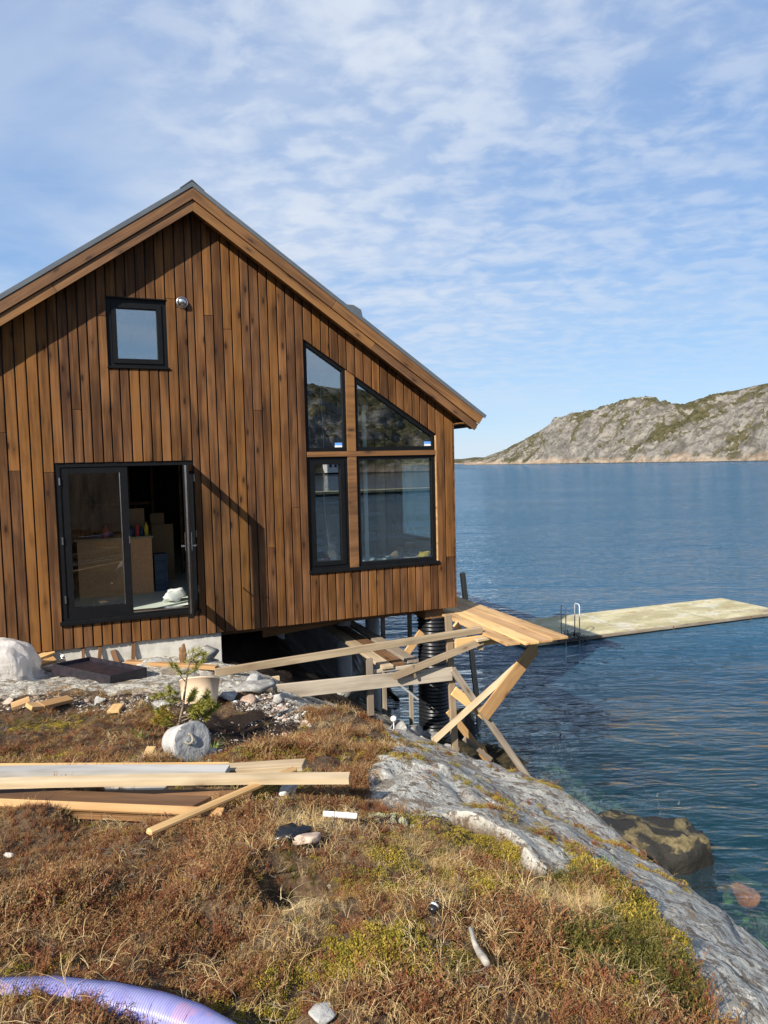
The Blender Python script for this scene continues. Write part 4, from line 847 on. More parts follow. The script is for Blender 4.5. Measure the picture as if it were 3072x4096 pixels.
tag(tube('boat_hook', [(10.5, 5.95, -2.635), (11.75, 5.55, -2.635)], .022, M_WHITEP, None, 8), 'white pole lying on the jetty beside the plank platform', 'pole')
# a second jetty and a cabin on the far side of the bay (seen mirrored in the windows)
j2 = thing('distant_jetty', (36, -95, WATER_Z), 'long dark jetty across the bay mirrored in the house windows', 'jetty')
box('deck', (22, -101, -2.5), (62, -98.2, -2.1), M_DOCK, j2); box('float', (22.3, -100.7, -3.1), (61.7, -98.5, -2.501), M_DOCKSIDE, j2)
M_CABW = simple_mat('white_cabin_paint', (.78, .78, .76), .6, var=.05); cbx = CAM_LOC.x + 425 * .306; cby = 20 - 425 * .952
cab = thing('distant_cabin', (cbx, cby, 2), 'small white cabin on the far shore mirrored in the narrow window', 'cabin')
box('wall', (cbx - 5, cby - 4, -2), (cbx + 5, cby + 4, 4.2), M_CABW, cab); bm = bmesh.new(); bm_prism(bm, [(-5.6, 0), (5.6, 0), (0, 2.6)], 0, 9)
bm_obj('roof', bm, M_METALROOF, cab, Matrix(((1, 0, 0, cbx), (0, 0, -1, cby + 4.5), (0, 1, 0, 4.2), (0, 0, 0, 1))))
for x in (-3, 0, 3): box('window', (cbx + x - .7, cby + 4.01, 1), (cbx + x + .7, cby + 4.1, 2.6), M_BLACK, cab)
# ---------------------------------------------------------------- loose timber and building debris
KEEP = []                                              # strips (x0, y0, x1, y1, radius) kept free of plants
def loose(name, p0, p1, w_, t_, m_, lab, up=(0, 0, 1), keep=True, cat='plank', group=None, **kw):
    o = plank(name, p0, p1, w_, t_, m_, None, up, **kw); tag(o, lab, cat, group)
    if keep: KEEP.append((p0[0], p0[1], p1[0], p1[1], w_ / 2 + .005))
    return o
PG = 'planks in the pile on the heath'
loose('plank', (-1.42, -4.195, -.085), (1.053, -5.764, .080), .098, .036, M_PINE, 'orange pine plank at the back of the plank pile', group=PG)
loose('plank', (-1.383, -4.587, .012), (1.008, -6.073, .190), .075, .036, M_SILVER, 'silver-grey sawn plank lying behind the longest pale plank', group=PG, up=(-.05, -.12, .95), bow=.018)
loose('plank', (.45, -5.62, .085), (1.439, -6.207, .200), .09, .036, M_PALE, 'short pale plank whose end points to the bare rock', group=PG, up=(-.05, -.1, .95))
loose('plank', (-1.464, -5.182, .172), (1.548, -6.721, .305), .062, .036, M_PALE, 'longest pale plank on top of the plank pile', group=PG, up=(-.05, -.1, .98), bow=.022)
loose('plank', (-1.185, -5.05, .085), (.779, -6.53, .235), .105, .022, M_BROWNW, 'wide brown stained board with a slanted end in the pile', group=PG, up=(-.12, -.22, .95), cut1=.05)
loose('plank', (.30, -5.92, .095), (1.056, -6.48, .185), .12, .022, M_BROWNW, 'dark brown board tucked under the slanted-end board', group=PG, up=(-.2, -.3, .9))
loose('plank', (-1.184, -5.155, .085), (.879, -6.69, .240), .045, .022, M_PINE, 'narrow bright pine strip along the front of the plank pile', group=PG, up=(-.3, -.45, .8))
loose('plank', (-1.203, -5.125, .035), (.89, -6.64, .190), .11, .028, M_BROWNW, 'dark board lowest at the front of the plank pile', group=PG)
loose('plank', (-1.0, -4.9, .03), (.65, -5.98, .10), .098, .03, M_GREYW, 'grey plank half hidden in the shadow of the pile', group=PG)
loose('lath', (.505, -6.81, .275), (1.340, -6.385, .262), .045, .032, M_PINE, 'slim round-edged pine lath sticking out of the pile onto the heath', cat='lath', bevel=.010)
loose('plank', (.66, -.46, -.505), (1.70, -1.22, -.52), .098, .045, M_PINE, 'pine plank lying on the rock before the foundation', keep=False)
for i, (a, b, w_, t_, m_, lab) in enumerate((((-.46, -2.74, .05), (-.30, -2.72, .07), .10, .035, M_PINE, 'leftmost of the three sawn offcuts lying together'), ((-.30, -2.92, .06), (-.16, -2.82, .05), .11, .04, M_PINE, 'middle square offcut of the three lying together'),
        ((-.20, -2.86, .045), (.05, -2.64, .06), .105, .036, M_PINE, 'longest of the three sawn offcuts lying together'), ((.43, -3.10, .03), (.49, -2.90, .06), .115, .03, M_PINE, 'single square yellow offcut below the black tray'),
        ((.64, -4.60, .03), (.68, -4.48, .07), .07, .04, M_PINE, 'small yellow block beside the concrete lump'), ((-.50, -.22, .03), (-.20, -.10, .05), .12, .03, M_PINE, 'pine offcut lying between the plastic bundle and the tray'),
        ((-.46, -.12, .10), (-.22, .00, .14), .11, .03, M_PINE, 'pine offcut propped topmost behind the plastic bundle'), ((-.48, -.42, .02), (-.16, -.48, .03), .07, .045, M_GREYW, 'dark offcut in the shade beside the plastic bundle'))):
    p0 = (a[0], a[1], H(a[0], a[1]) + a[2]); p1 = (b[0], b[1], H(b[0], b[1]) + b[2]); loose('offcut', p0, p1, w_, t_, m_, lab, cat='offcut', up=(.1 * (i % 3 - 1), -.25, 1))
# black plastic tray
tr = thing('plastic_tray', (.2, -.95, -.5), 'black rectangular plastic tray standing on the rock shelf', 'tray')
o_ = Vector((-.21, -.78, -.465)); ux = Vector((.64, -.83, -.012)); uy = Vector((.15, .52, -.03)); lx, ly = ux.length, uy.length; ux.normalize(); uz = ux.cross(uy).normalized(); uy = uz.cross(ux)
MT = axes_matrix(ux, uy, uz, o_)
def tbox(name, a, b, bev=.004):
    bm = bmesh.new(); bm_box(bm, a, b)
    if bev: bmesh.ops.bevel(bm, geom=bm.edges[:], offset=bev, segments=1, affect='EDGES')
    return bm_obj(name, bm, M_TRAY, tr, MT)
tbox('base', (.02, .02, .060), (lx - .02, ly - .02, .078))
for a, b in (((0, 0, 0), (lx, .022, .125)), ((0, ly - .022, 0), (lx, ly, .125)), ((0, .023, 0), (.022, ly - .023, .125)), ((lx - .022, .023, 0), (lx, ly - .023, .125))): tbox('rim', a, b)
for k in range(5): tbox('foot', (.1 + k * lx * .21, .03, -.035), (.14 + k * lx * .21, ly - .03, .058))
KEEP.append((-.2, -.8, .6, -1.3, .3))
# sheet-wrapped bundle
def plastic_mat():
    m, t, o = new_mat('milky_plastic_sheet'); c, r_ = obj_coords(t); n = t.noise(c, 3, 6, .6, 1.5); n2 = t.noise(t.scale(c, (14, 14, 3)), 1.0, 4, .6, .8)
    b = t.node('ShaderNodeBsdfPrincipled', {'Base Color': (.80, .78, .75), 'Roughness': .28, 'Alpha': t.math('ADD', .30, t.math('MULTIPLY', n, .75))}); tl = t.node('ShaderNodeBsdfTranslucent', {'Color': (.85, .8, .74)})
    bn = t.node('ShaderNodeBump', {'Height': t.math('ADD', n, t.math('MULTIPLY', n2, .4)), 'Strength': .8, 'Distance': .05}); t.l.new(bn.outputs[0], b.inputs['Normal'])
    mx = t.node('ShaderNodeMixShader', {0: .3}); t.l.new(b.outputs[0], mx.inputs[1]); t.l.new(tl.outputs[0], mx.inputs[2]); t.l.new(mx.outputs[0], o.inputs[0]); return m
M_SHEET = plastic_mat()
bd = thing('wrapped_bundle', (-.95, -.75, H(-.95, -.75)), 'white plastic-wrapped bundle standing on the rock by the wall', 'bundle')
NU, NV = 72, 30; vs = []; fs = []; zb = H(-.95, -.75) - .03
for j in range(NV + 1):
    t_ = j / NV
    for i in range(NU):
        a = 2 * math.pi * i / NU; r_ = 1 - .72 * t_ ** 2.4; fold = 1 + .085 * (1 - t_ * .5) * (1 - 2 * abs(math.sin(5.5 * a + 1.6 * math.sin(2 * a) + 1.4 * t_))) ** 1 + .10 * float(fbm(np.array([2.2 * math.cos(a) + 5]), np.array([2.2 * math.sin(a) + 2 * t_]), 3, 77)[0])
        x = .60 * r_ * fold * math.copysign(abs(math.cos(a)) ** .75, math.cos(a)); y_ = .36 * r_ * fold * math.copysign(abs(math.sin(a)) ** .75, math.sin(a))
        z = zb + .52 * math.sin(t_ * math.pi / 2) ** .8 + .05 * float(fbm(np.array([x * 5]), np.array([y_ * 5 + 9]), 3, 78)[0])
        if j == 0: x *= 1.10; y_ *= 1.12; z = zb + .02 * math.sin(9 * a)
        vs.append((-.98 + x, -.72 + y_, z))
for j in range(NV):
    for i in range(NU): k = (i + 1) % NU; fs.append((j * NU + i, j * NU + k, (j + 1) * NU + k, (j + 1) * NU + i))
fs.append(tuple(NV * NU + i for i in range(NU))); mesh_obj('sheet', vs, fs, M_SHEET, bd, smooth=True)
# a loose flap of the sheet hangs off the bundle's corner
fv = []; ff = []
for j in range(10):
    for i in range(8):
        s, t_ = i / 7, j / 9; fv.append((-.62 + .22 * s * (1 - .35 * t_) + .05 * t_, -1.02 + .20 * s - .10 * t_ + .03 * math.sin(7 * s + 4 * t_), H(-.6, -.95) + .36 - .18 * s - .30 * t_ + .10 * s * t_))
for j in range(9):
    for i in range(7): a = j * 8 + i; ff.append((a, a + 1, a + 9, a + 8))
mesh_obj('loose_flap', fv, ff, M_SHEET, bd, smooth=True)
box('timber_stack', (-1.40, -.92, zb + .02), (-.58, -.54, zb + .30), M_PALE, bd, .01)
KEEP.append((-1.3, -.8, -.5, -.8, .45))
# spray can
cn = thing('spray_can', (-.10, -.30, H(-.10, -.30)), 'small spray can with grey cap behind the black tray', 'can'); MC = Matrix.Translation((-.10, -.30, H(-.10, -.30)))
lathe('can_body', [(.032, 0), (.033, .005), (.033, .085)], M_RED if False else M_GREYW, cn, MC, 16); lathe('can_shoulder', [(.033, .0851), (.026, .098), (.020, .105)], M_STEEL, cn, MC, 16); lathe('cap', [(.026, .1055), (.026, .125), (.020, .135)], M_WHITEP, cn, MC, 16)
# beige bucket, tilted
bx, by = 1.30, -2.56; bz = H(bx, by); MB = Matrix.Translation((bx, by, bz - .01)) @ Matrix.Rotation(math.radians(-25), 4, 'X') @ Matrix.Rotation(math.radians(6), 4, 'Y')
bk = thing('plastic_bucket', (bx, by, bz), 'beige tapered plastic bucket beside the pine sapling', 'bucket')
lathe('bucket_wall', [(.16, .004), (.172, 0), (.178, .01), (.190, .10), (.208, .262), (.214, .262), (.214, .275), (.205, .275), (.196, .20), (.172, .02), (.02, .018)], M_BEIGEP, bk, MB, 40)
KEEP.append((bx, by, bx, by, .2))
# bucket-shaped lump of concrete on its side
lx_, ly_ = .90, -5.02; lz = H(lx_, ly_); ax = Vector((.40, -.89, .22)).normalized(); sx = ax.cross(Vector((0, 0, 1))).normalized(); sy = sx.cross(ax) * -1
lump = thing('concrete_lump', (lx_, ly_, lz), 'pale bucket-shaped lump of set concrete lying on its side', 'concrete lump')
ML_ = axes_matrix(sx, ax.cross(sx), ax, Vector((lx_, ly_, lz + .135)) - ax * .14)
prof = [(.02, -.06), (.095, -.058), (.106, -.05), (.114, .0), (.128, .10), (.1475, .205)]
lo = lathe('lump_body', prof, M_CONC2, lump, ML_, 44, True, .008, 3)
rnd_ = random.Random(4); fv = [(0, 0, .212)]; ff = []
for q in range(1, 11):
    for j in range(44):
        a = 2 * math.pi * j / 44; r_ = .149 * q / 10; fv.append((r_ * math.cos(a), r_ * math.sin(a), .2055 + (.006 * float(fbm(np.array([r_ * math.cos(a) * 26 + 7]), np.array([r_ * math.sin(a) * 26]), 4, 91)[0]) + .003 if q < 10 else -.001)))
for j in range(44): ff.append((0, 1 + j, 1 + (j + 1) % 44))
for q in range(9):
    for j in range(44): a = 1 + q * 44; ff.append((a + j, a + 44 + j, a + 44 + (j + 1) % 44, a + (j + 1) % 44))
mesh_obj('rough_face', fv, ff, M_CONC3, lump, ML_)
hp = [(.035 + .028 * math.cos(a), -.035 + .034 * math.sin(a), .214 + .016 * max(0, math.sin((a - .3) * .75))) for a in np.linspace(.3, 4.5, 14)]
tube('rope_loop', [ML_ @ Vector(p) for p in hp], .009, simple_mat('dirty_rope', (.33, .29, .23), .8), lump, 8)
KEEP.append((lx_, ly_, lx_, ly_, .13)); KEEP.append((.85, -5.2, .95, -5.25, .08))
# weathered post stub
st = rock_mesh('post_stub', (.055, .05, .17), M_BROWNW, None, Matrix.Translation((1.36, -.62, H(1.36, -.62) + .11)), 3, 3, .5); tag(st, 'splintered grey post stub before the foundation', 'post')
# stones --------------------------------------------------------------
def stone_mat(name, a, b, c):
    m, t, o = new_mat(name); k, r_ = obj_coords(t); n = t.noise(k, 5, 7, .65); f = t.noise(k, 26, 5, .65); q = t.noise(k, 9, 5, .6)
    col = t.mix(t.smooth(n, .38, .62), a, b); col = t.mix(t.math('MULTIPLY', t.smooth(q, .55, .66), .8), col, c); col = t.mix(t.math('MULTIPLY', t.smooth(f, .58, .68), .6), col, tuple(x * .4 for x in a))
    principled(t, o, col, .88, t.math('ADD', n, t.math('MULTIPLY', f, .4)), .7, .02, spec=.2); return m
M_STONE = stone_mat('grey_stone', (.20, .19, .175), (.38, .37, .345), (.48, .47, .43)); M_STONEP = stone_mat('pinkish_stone', (.33, .23, .17), (.48, .37, .29), (.52, .45, .38)); M_STONEW = stone_mat('white_stone', (.36, .35, .32), (.52, .50, .46), (.42, .38, .33))
def boulder_mat():
    m, t, o = new_mat('weed_grown_boulder'); k = t.node('ShaderNodeTexCoord').outputs['Object']; n = t.noise(k, 3.2, 5, .55, .7); f = t.noise(k, 22, 6, .7); q = t.noise(k, 8, 6, .65)
    col = t.mix(t.smooth(q, .38, .62), (.055, .044, .021), (.165, .13, .062)); col = t.mix(t.math('MULTIPLY', t.smooth(f, .55, .65), .7), col, (.08, .06, .03)); col = t.mix(t.smooth(n, .45, .50), col, (.022, .020, .016))
    z = t.node('ShaderNodeSeparateXYZ', {0: t.node('ShaderNodeNewGeometry').outputs['Position']}).outputs[2]; col = t.mix(t.smooth(t.math('ADD', z, t.math('MULTIPLY', q, .3)), -2.42, -2.56), col, (.016, .014, .010))
    principled(t, o, col, .7, t.math('ADD', n, t.math('ADD', t.math('MULTIPLY', f, .3), q)), .9, .04, spec=.3); return m
M_WEEDROCK = boulder_mat()
SG = 'loose stones near the foundation'
for i, (x, y_, s, m_, lab) in enumerate(((1.98, -1.90, (.30, .17, .12), M_STONE, 'large flat grey stone where the long beam meets the ground'), (1.68, -2.20, (.16, .12, .10), M_STONE, 'rounded grey stone just right of the beige bucket'), (2.20, -2.36, (.12, .10, .09), M_STONE, 'pale pointed stone at the edge of the shaded gap'),
        (2.08, -1.60, (.20, .15, .10), M_STONE, 'dark lichened boulder below the end of the long rail'), (1.83, -2.46, (.15, .10, .07), M_STONEP, 'pinkish stone in the shell gravel'), (.92, -2.76, (.20, .12, .035), M_STONE, 'flat grey slab lying under the sapling branches'), (1.06, -4.80, (.12, .10, .05), M_STONE, 'flat stone chip beside the concrete lump'),
        (.31, -2.66, (.05, .04, .05), M_STONEW, 'small white stone below the black tray'), (1.28, -6.42, (.085, .06, .065), M_STONEW, 'whitish broken stone in front of the pine lath'), (-.11, -6.50, (.035, .03, .02), M_STONEW, 'small white stone in the heather at the picture edge'), (.89, -8.33, (.045, .04, .03), M_STONE, 'small grey stone beside the yellow moss near the hose'),
        (.62, -.90, (.10, .08, .06), M_STONE, 'grey stone at the raised end of the black tray'), (1.0, -.62, (.28, .12, .07), M_STONE, 'dark rubble heap against the foundation'), (1.66, -.40, (.34, .22, .12), M_STONE, 'broad rock hump at the foundation corner'), (.42, -.42, (.18, .12, .06), M_STONE, 'low grey rubble stone behind the black tray'))):
    o = rock_mesh('stone', s, m_, None, Matrix.Translation((x, y_, H(x, y_) + s[2] * .35)) @ Matrix.Rotation(i * 1.3, 4, 'Z'), 30 + i, 3); tag(o, lab, 'stone', SG)
    KEEP.append((x, y_, x, y_, min(s[:2]) * .9))
for i, (x, y_, s, lab) in enumerate(((4.55, -.75, (.42, .22, .16), 'slanting slab under the gangway beside the black column'), (4.95, -.55, (.26, .2, .14), 'greenish stone left of the black column foot'), (4.30, -1.05, (.3, .2, .13), 'flat stone in the shade behind the heath mound'), (5.15, -.80, (.2, .16, .12), 'small greenish stone at the foot of the black column'), (3.9, .3, (.35, .25, .2), 'dark boulder deep below the house floor'), (6.3, .9, (.6, .45, .55), 'dark weedy rock behind the black column at the waterline'))):
    o = rock_mesh('boulder', s, M_WEEDROCK if x > 6 else M_STONE, None, Matrix.Translation((x, y_, H(x, y_) + s[2] * .3)) @ Matrix.Rotation(i * 1.9 + .6, 4, 'Z') @ Matrix.Rotation(.25, 4, 'Y'), 60 + i, 3); tag(o, lab, 'boulder', 'boulders below the house')
def sea_boulder():
    bm = bmesh.new(); bmesh.ops.create_icosphere(bm, subdivisions=5, radius=1.0)
    pl = [(Vector((.05, .1, 1)).normalized(), .50), (Vector((.75, -.75, .15)).normalized(), .62), (Vector((-.5, -.85, .35)).normalized(), .62), (Vector((1, .35, .1)).normalized(), .72), (Vector((-.2, 1, .5)).normalized(), .60), (Vector((-.9, .2, .5)).normalized(), .75), (Vector((.3, -.6, .8)).normalized(), .62)]
    for v in bm.verts:
        p = v.co.copy()
        for nrm, dd in pl:
            e = p.dot(nrm) - dd
            if e > 0: p -= nrm * e * .95
        k = 1 + .15 * float(fbm(np.array([p.x * 3.6 + 3 + p.z]), np.array([p.y * 2.9 - p.z]), 6, 90, .6)[0]); v.co = Vector((p.x * .98 * k, p.y * .80 * k, p.z * .85 * k))
    return bm
so = bm_obj('sea_boulder', sea_boulder(), M_WEEDROCK, None, Matrix.Translation((6.38, -3.62, -2.92)) @ Matrix.Rotation(math.radians(-38), 4, 'Z'), True); tag(so, 'big ochre and black weed-grown boulder standing in the shallow water', 'boulder')
M_RUST = stone_mat('orange_brown_stone', (.13, .045, .014), (.22, .085, .03), (.28, .13, .06))
tag(rock_mesh('round_stone', (.19, .19, .13), M_RUST, None, Matrix.Translation((7.06, -4.48, -3.02)), 5, 3, .1), 'round orange-brown stone lying under the clear water', 'stone')
KEEP.append((.99, -7.56, 1.0, -7.50, .05))
# small finds in the heath
gl = thing('stone_with_sack', (1.13, -7.20, H(1.13, -7.2)), 'grey stone block wrapped in black plastic on the heath', 'stone'); g0 = H(1.13, -7.2)
rock_mesh('block', (.075, .05, .04), M_STONEP, gl, Matrix.Translation((1.165, -7.225, g0 + .05)) @ Matrix.Rotation(.25, 4, 'Z'), 8, 3, .15); rock_mesh('black_wrap', (.105, .07, .055), M_BLACKP, gl, Matrix.Translation((1.11, -7.18, g0 + .055)) @ Matrix.Rotation(.2, 4, 'Z'), 14, 3, .7)
KEEP.append((1.08, -7.2, 1.2, -7.24, .06))
g1 = H(1.38, -7.05)
wp = plank('white_chip', (1.305, -7.025, g1 + .085), (1.455, -7.095, g1 + .072), .026, .016, M_WHITEP, None, (.1, -.5, 1), .003); tag(wp, 'white plastic strip lying on the heath', 'plastic strip')
KEEP.append((1.3, -7.03, 1.46, -7.12, .03))
g2 = H(1.44, -7.97); mt = thing('metal_fitting', (1.44, -7.97, g2), 'small black and silver pipe fitting in the dry grass', 'fitting')
MF = Matrix.Translation((1.44, -7.97, g2 + .045)) @ Matrix.Rotation(2.2, 4, 'Z') @ Matrix.Rotation(1.1, 4, 'X') @ Matrix.Scale(.72, 4)
lathe('sleeve', [(.018, -.03), (.022, -.028), (.022, .0)], M_BLACKP, mt, MF, 16); lathe('ring', [(.018, .001), (.0225, .003), (.0225, .012), (.017, .014)], M_ALU, mt, MF, 16); lathe('nozzle', [(.014, .0145), (.014, .03), (.010, .036)], M_BLACKP, mt, MF, 16)
KEEP.append((1.44, -7.97, 1.44, -7.99, .03))
sp = [(1.515, -8.11), (1.50, -8.17), (1.49, -8.22), (1.475, -8.275), (1.46, -8.32)]
stk = tube('driftwood_stick', [(x, y_, H(x, y_) + .065) for x, y_ in sp], [.008, .010, .0125, .014, .011], simple_mat('bleached_stick', (.44, .40, .33), .8, var=.2, scale=30), None, 8); tag(stk, 'bleached driftwood stick lying in the dry grass', 'stick')
KEEP.append((1.515, -8.11, 1.45, -8.33, .022))
hp = [(-4.2, -7.1), (-2.6, -7.3), (-1.5, -7.55), (-.75, -7.72), (-.45, -7.78), (-.2, -7.81), (0, -7.84), (.17, -7.90), (.34, -8.0), (.47, -8.1), (.56, -8.19), (.63, -8.29), (.70, -8.42), (.76, -8.58), (.80, -8.75)]
hq = []
for k in range(len(hp) - 1):
    for j in range(4):
        t_ = j / 4; a, b = hp[k], hp[k + 1]; x, y_ = a[0] + (b[0] - a[0]) * t_, a[1] + (b[1] - a[1]) * t_; hq.append((x - .03, y_ - .075))
def hose_mat():
    m, t, o = new_mat('violet_hose_plastic'); c = t.node('ShaderNodeTexCoord').outputs['Object']; n = t.noise(c, 6, 5, .6, .6)
    col = t.mix(t.smooth(n, .35, .6), (.19, .18, .42), (.28, .28, .48)); col = t.mix(t.math('MULTIPLY', t.smooth(t.noise(c, 9, 4, .6), .56, .66), .5), col, (.44, .24, .33)); principled(t, o, col, .32, spec=.5); return m
hs = tube('corrugated_hose', [(x, y_, (.408 if x > -.9 else H(x, y_) + .03) - .008 * math.sin(3 * x)) for x, y_ in hq], .051, hose_mat(), None, 20, ribs=(.0085, .0045)); tag(hs, 'thick violet corrugated hose curving through the heather', 'hose')
KEEP += [(a[0] - .03, a[1] - .06, b[0] - .03, b[1] - .06, .045) for a, b in zip(hp, hp[1:])]
bs = thing('marker_ball', (4.05, -1.75, H(4.05, -1.75)), 'small white ball on a thin stake behind the heath mound', 'marker'); mz = -1.35
tube('stake', [(3.42, -2.85, H(3.42, -2.85) - .05), (3.42, -2.85, H(3.42, -2.85) + .16)], .006, M_WHITEP, bs, 6)
bm = bmesh.new(); bmesh.ops.create_icosphere(bm, subdivisions=3, radius=.036); bm_obj('ball', bm, M_WHITEP, bs, Matrix.Translation((3.42, -2.85, H(3.42, -2.85) + .19)), True)
# ---------------------------------------------------------------- plants
def leaf_mat(name, stops, rough=.7, trans=.25, hue=.02):
    m, t, o = new_mat(name); rnd = t.node('ShaderNodeObjectInfo').outputs['Random']; c = t.node('ShaderNodeTexCoord').outputs['Object']
    n = t.noise(c, 60, 2, .5); f = t.math('ADD', t.math('MULTIPLY', rnd, .75), t.math('MULTIPLY', n, .4), clamp=True)
    col = t.ramp(f, stops)
    a = t.node('ShaderNodeBsdfPrincipled', {'Base Color': col, 'Roughness': rough, 'Specular IOR Level': .2}); b = t.node('ShaderNodeBsdfTranslucent', {'Color': col})
    mx = t.node('ShaderNodeMixShader', {0: trans}); t.l.new(a.outputs[0], mx.inputs[1]); t.l.new(b.outputs[0], mx.inputs[2]); t.l.new(mx.outputs[0], o.inputs[0]); return m
M_HEATHER = leaf_mat('heather', [(0, (.065, .026, .014)), (.25, (.165, .060, .029)), (.5, (.27, .112, .049)), (.75, (.27, .165, .060)), (1, (.43, .28, .14))])
M_DRY = leaf_mat('dry_grass_blades', [(0, (.42, .27, .10)), (.4, (.62, .43, .18)), (.75, (.72, .54, .27)), (1, (.76, .62, .37))], trans=.3)
M_MOSS = leaf_mat('moss_cushion', [(0, (.13, .115, .016)), (.45, (.27, .22, .030)), (.8, (.40, .28, .045)), (1, (.50, .36, .08))])
M_CROW = leaf_mat('crowberry', [(0, (.040, .044, .010)), (.5, (.105, .098, .022)), (1, (.23, .18, .04))])
M_LICH = leaf_mat('reindeer_lichen', [(0, (.36, .35, .21)), (.5, (.50, .49, .31)), (1, (.62, .60, .42))])
M_GREEN = leaf_mat('fresh_grass', [(0, (.09, .16, .02)), (.6, (.17, .28, .04)), (1, (.24, .36, .07))])
M_TWIG = simple_mat('grey_twigs', (.17, .125, .09), .85, var=.3, scale=30)
def proto(name, v, f, mat):
    me = bpy.data.meshes.new(name); me.from_pydata(v, [], f); me.materials.append(mat); return bpy.data.objects.new(name, me)
def heather_proto(seed, mat):
    r = random.Random(seed); v = []; f = []
    for s in range(10):
        a = r.uniform(0, 6.28); lean = r.uniform(.1, .75); hgt = r.uniform(.045, .105); x = r.uniform(-.03, .03); y = r.uniform(-.03, .03); z = -.01; K = 5; pr_ = None
        for k in range(K + 1):
            t = k / K; w = .0022 * (1.1 - .6 * t); p = Vector((x + math.cos(a) * lean * hgt * t * (.6 + .5 * t), y + math.sin(a) * lean * hgt * t * (.6 + .5 * t), z + hgt * t * (1 - .25 * lean * t)))
            b = len(v); v += [(p.x - w, p.y, p.z), (p.x + w, p.y, p.z)]
            if pr_ is not None: f.append((pr_, pr_ + 1, b + 1, b))
            pr_ = b
            if k >= 1:
                for q in range(3):
                    aa = r.uniform(0, 6.28); L = r.uniform(.006, .015); u = r.uniform(.3, 1.0); ww = .0022; d = Vector((math.cos(aa) * L, math.sin(aa) * L, L * u)); sd = Vector((-math.sin(aa), math.cos(aa), 0)) * ww
                    b = len(v); v += [tuple(p - sd * .4), tuple(p + d * .55 - sd), tuple(p + d), tuple(p + d * .55 + sd)]; f.append((b, b + 1, b + 2, b + 3))
    return v, f
def grass_proto(seed, n=26, L0=.06, L1=.15, spread=.04, w0=.0008, droop=1.0, bias=None):
    r = random.Random(seed); v = []; f = []
    for s in range(n):
        a = r.uniform(0, 6.28) if bias is None else r.gauss(bias, .9); L = r.uniform(L0, L1); x = r.uniform(-spread, spread); y = r.uniform(-spread, spread); z = -.01; el = r.uniform(.5, 1.35); w = w0 * r.uniform(.7, 1.5); pr_ = None; K = 5; curl = r.uniform(.3, 1.2) * droop
        for k in range(K + 1):
            t = k / K; ww = w * (1 - .85 * t); sx, sy = -math.sin(a) * ww, math.cos(a) * ww; b = len(v); v += [(x - sx, y - sy, z), (x + sx, y + sy, z)]
            if pr_ is not None: f.append((pr_, pr_ + 1, b + 1, b))
            pr_ = b; e = el - curl * t * 1.6; a += r.uniform(-.15, .15); x += math.cos(a) * math.cos(e) * L / K; y += math.sin(a) * math.cos(e) * L / K; z += math.sin(e) * L / K; z = max(z, .004)
    return v, f
def cushion_proto(seed, n=130, R=.055, hz=.035, L=.009, w=.0035):
    r = random.Random(seed); v = []; f = []
    for s in range(n):
        a = r.uniform(0, 6.28); q = R * math.sqrt(r.random()); z = hz * (1 - (q / R) ** 2) * r.uniform(.5, 1.05); p = Vector((q * math.cos(a), q * math.sin(a), z)); aa = r.uniform(0, 6.28); e = r.uniform(.2, 1.3)
        d = Vector((math.cos(aa) * math.cos(e), math.sin(aa) * math.cos(e), math.sin(e))) * L * r.uniform(.6, 1.4); sd = Vector((-math.sin(aa), math.cos(aa), 0)) * w * r.uniform(.6, 1.3)
        b = len(v); v += [tuple(p), tuple(p + d * .5 - sd), tuple(p + d), tuple(p + d * .5 + sd)]; f.append((b, b + 1, b + 2, b + 3))
    return v, f
def scatter(name, pts, protos, rot, scl, kind='stuff'):
    """one object per prototype; geometry nodes put the prototype on every point"""
    which = RNG.integers(0, len(protos), len(pts))
    for k, pr_ in enumerate(protos):
        s = which == k; P = pts[s]
        if not len(P): continue
        me = bpy.data.meshes.new(name); me.vertices.add(len(P)); me.vertices.foreach_set('co', P.astype(np.float32).ravel())
        a = me.attributes.new('rot', 'FLOAT_VECTOR', 'POINT'); a.data.foreach_set('vector', rot[s].astype(np.float32).ravel())
        a = me.attributes.new('scl', 'FLOAT', 'POINT'); a.data.foreach_set('value', scl[s].astype(np.float32))
        o = bpy.data.objects.new(name, me); link(o); tag(o, kind=kind)
        ng = bpy.data.node_groups.new('scatter', 'GeometryNodeTree'); ng.interface.new_socket('Geometry', in_out='INPUT', socket_type='NodeSocketGeometry'); ng.interface.new_socket('Geometry', in_out='OUTPUT', socket_type='NodeSocketGeometry')
        gi = ng.nodes.new('NodeGroupInput'); go = ng.nodes.new('NodeGroupOutput'); ip = ng.nodes.new('GeometryNodeInstanceOnPoints'); oi = ng.nodes.new('GeometryNodeObjectInfo'); oi.inputs['Object'].default_value = pr_; oi.inputs['As Instance'].default_value = True
        ra = ng.nodes.new('GeometryNodeInputNamedAttribute'); ra.data_type = 'FLOAT_VECTOR'; ra.inputs['Name'].default_value = 'rot'; sa = ng.nodes.new('GeometryNodeInputNamedAttribute'); sa.data_type = 'FLOAT'; sa.inputs['Name'].default_value = 'scl'
        L = ng.links.new; L(gi.outputs[0], ip.inputs['Points']); L(oi.outputs['Geometry'], ip.inputs['Instance']); L(ra.outputs['Attribute'], ip.inputs['Rotation']); L(sa.outputs['Attribute'], ip.inputs['Scale']); L(ip.outputs[0], go.inputs[0])
        md = o.modifiers.new('scatter', 'NODES'); md.node_group = ng
        yield o
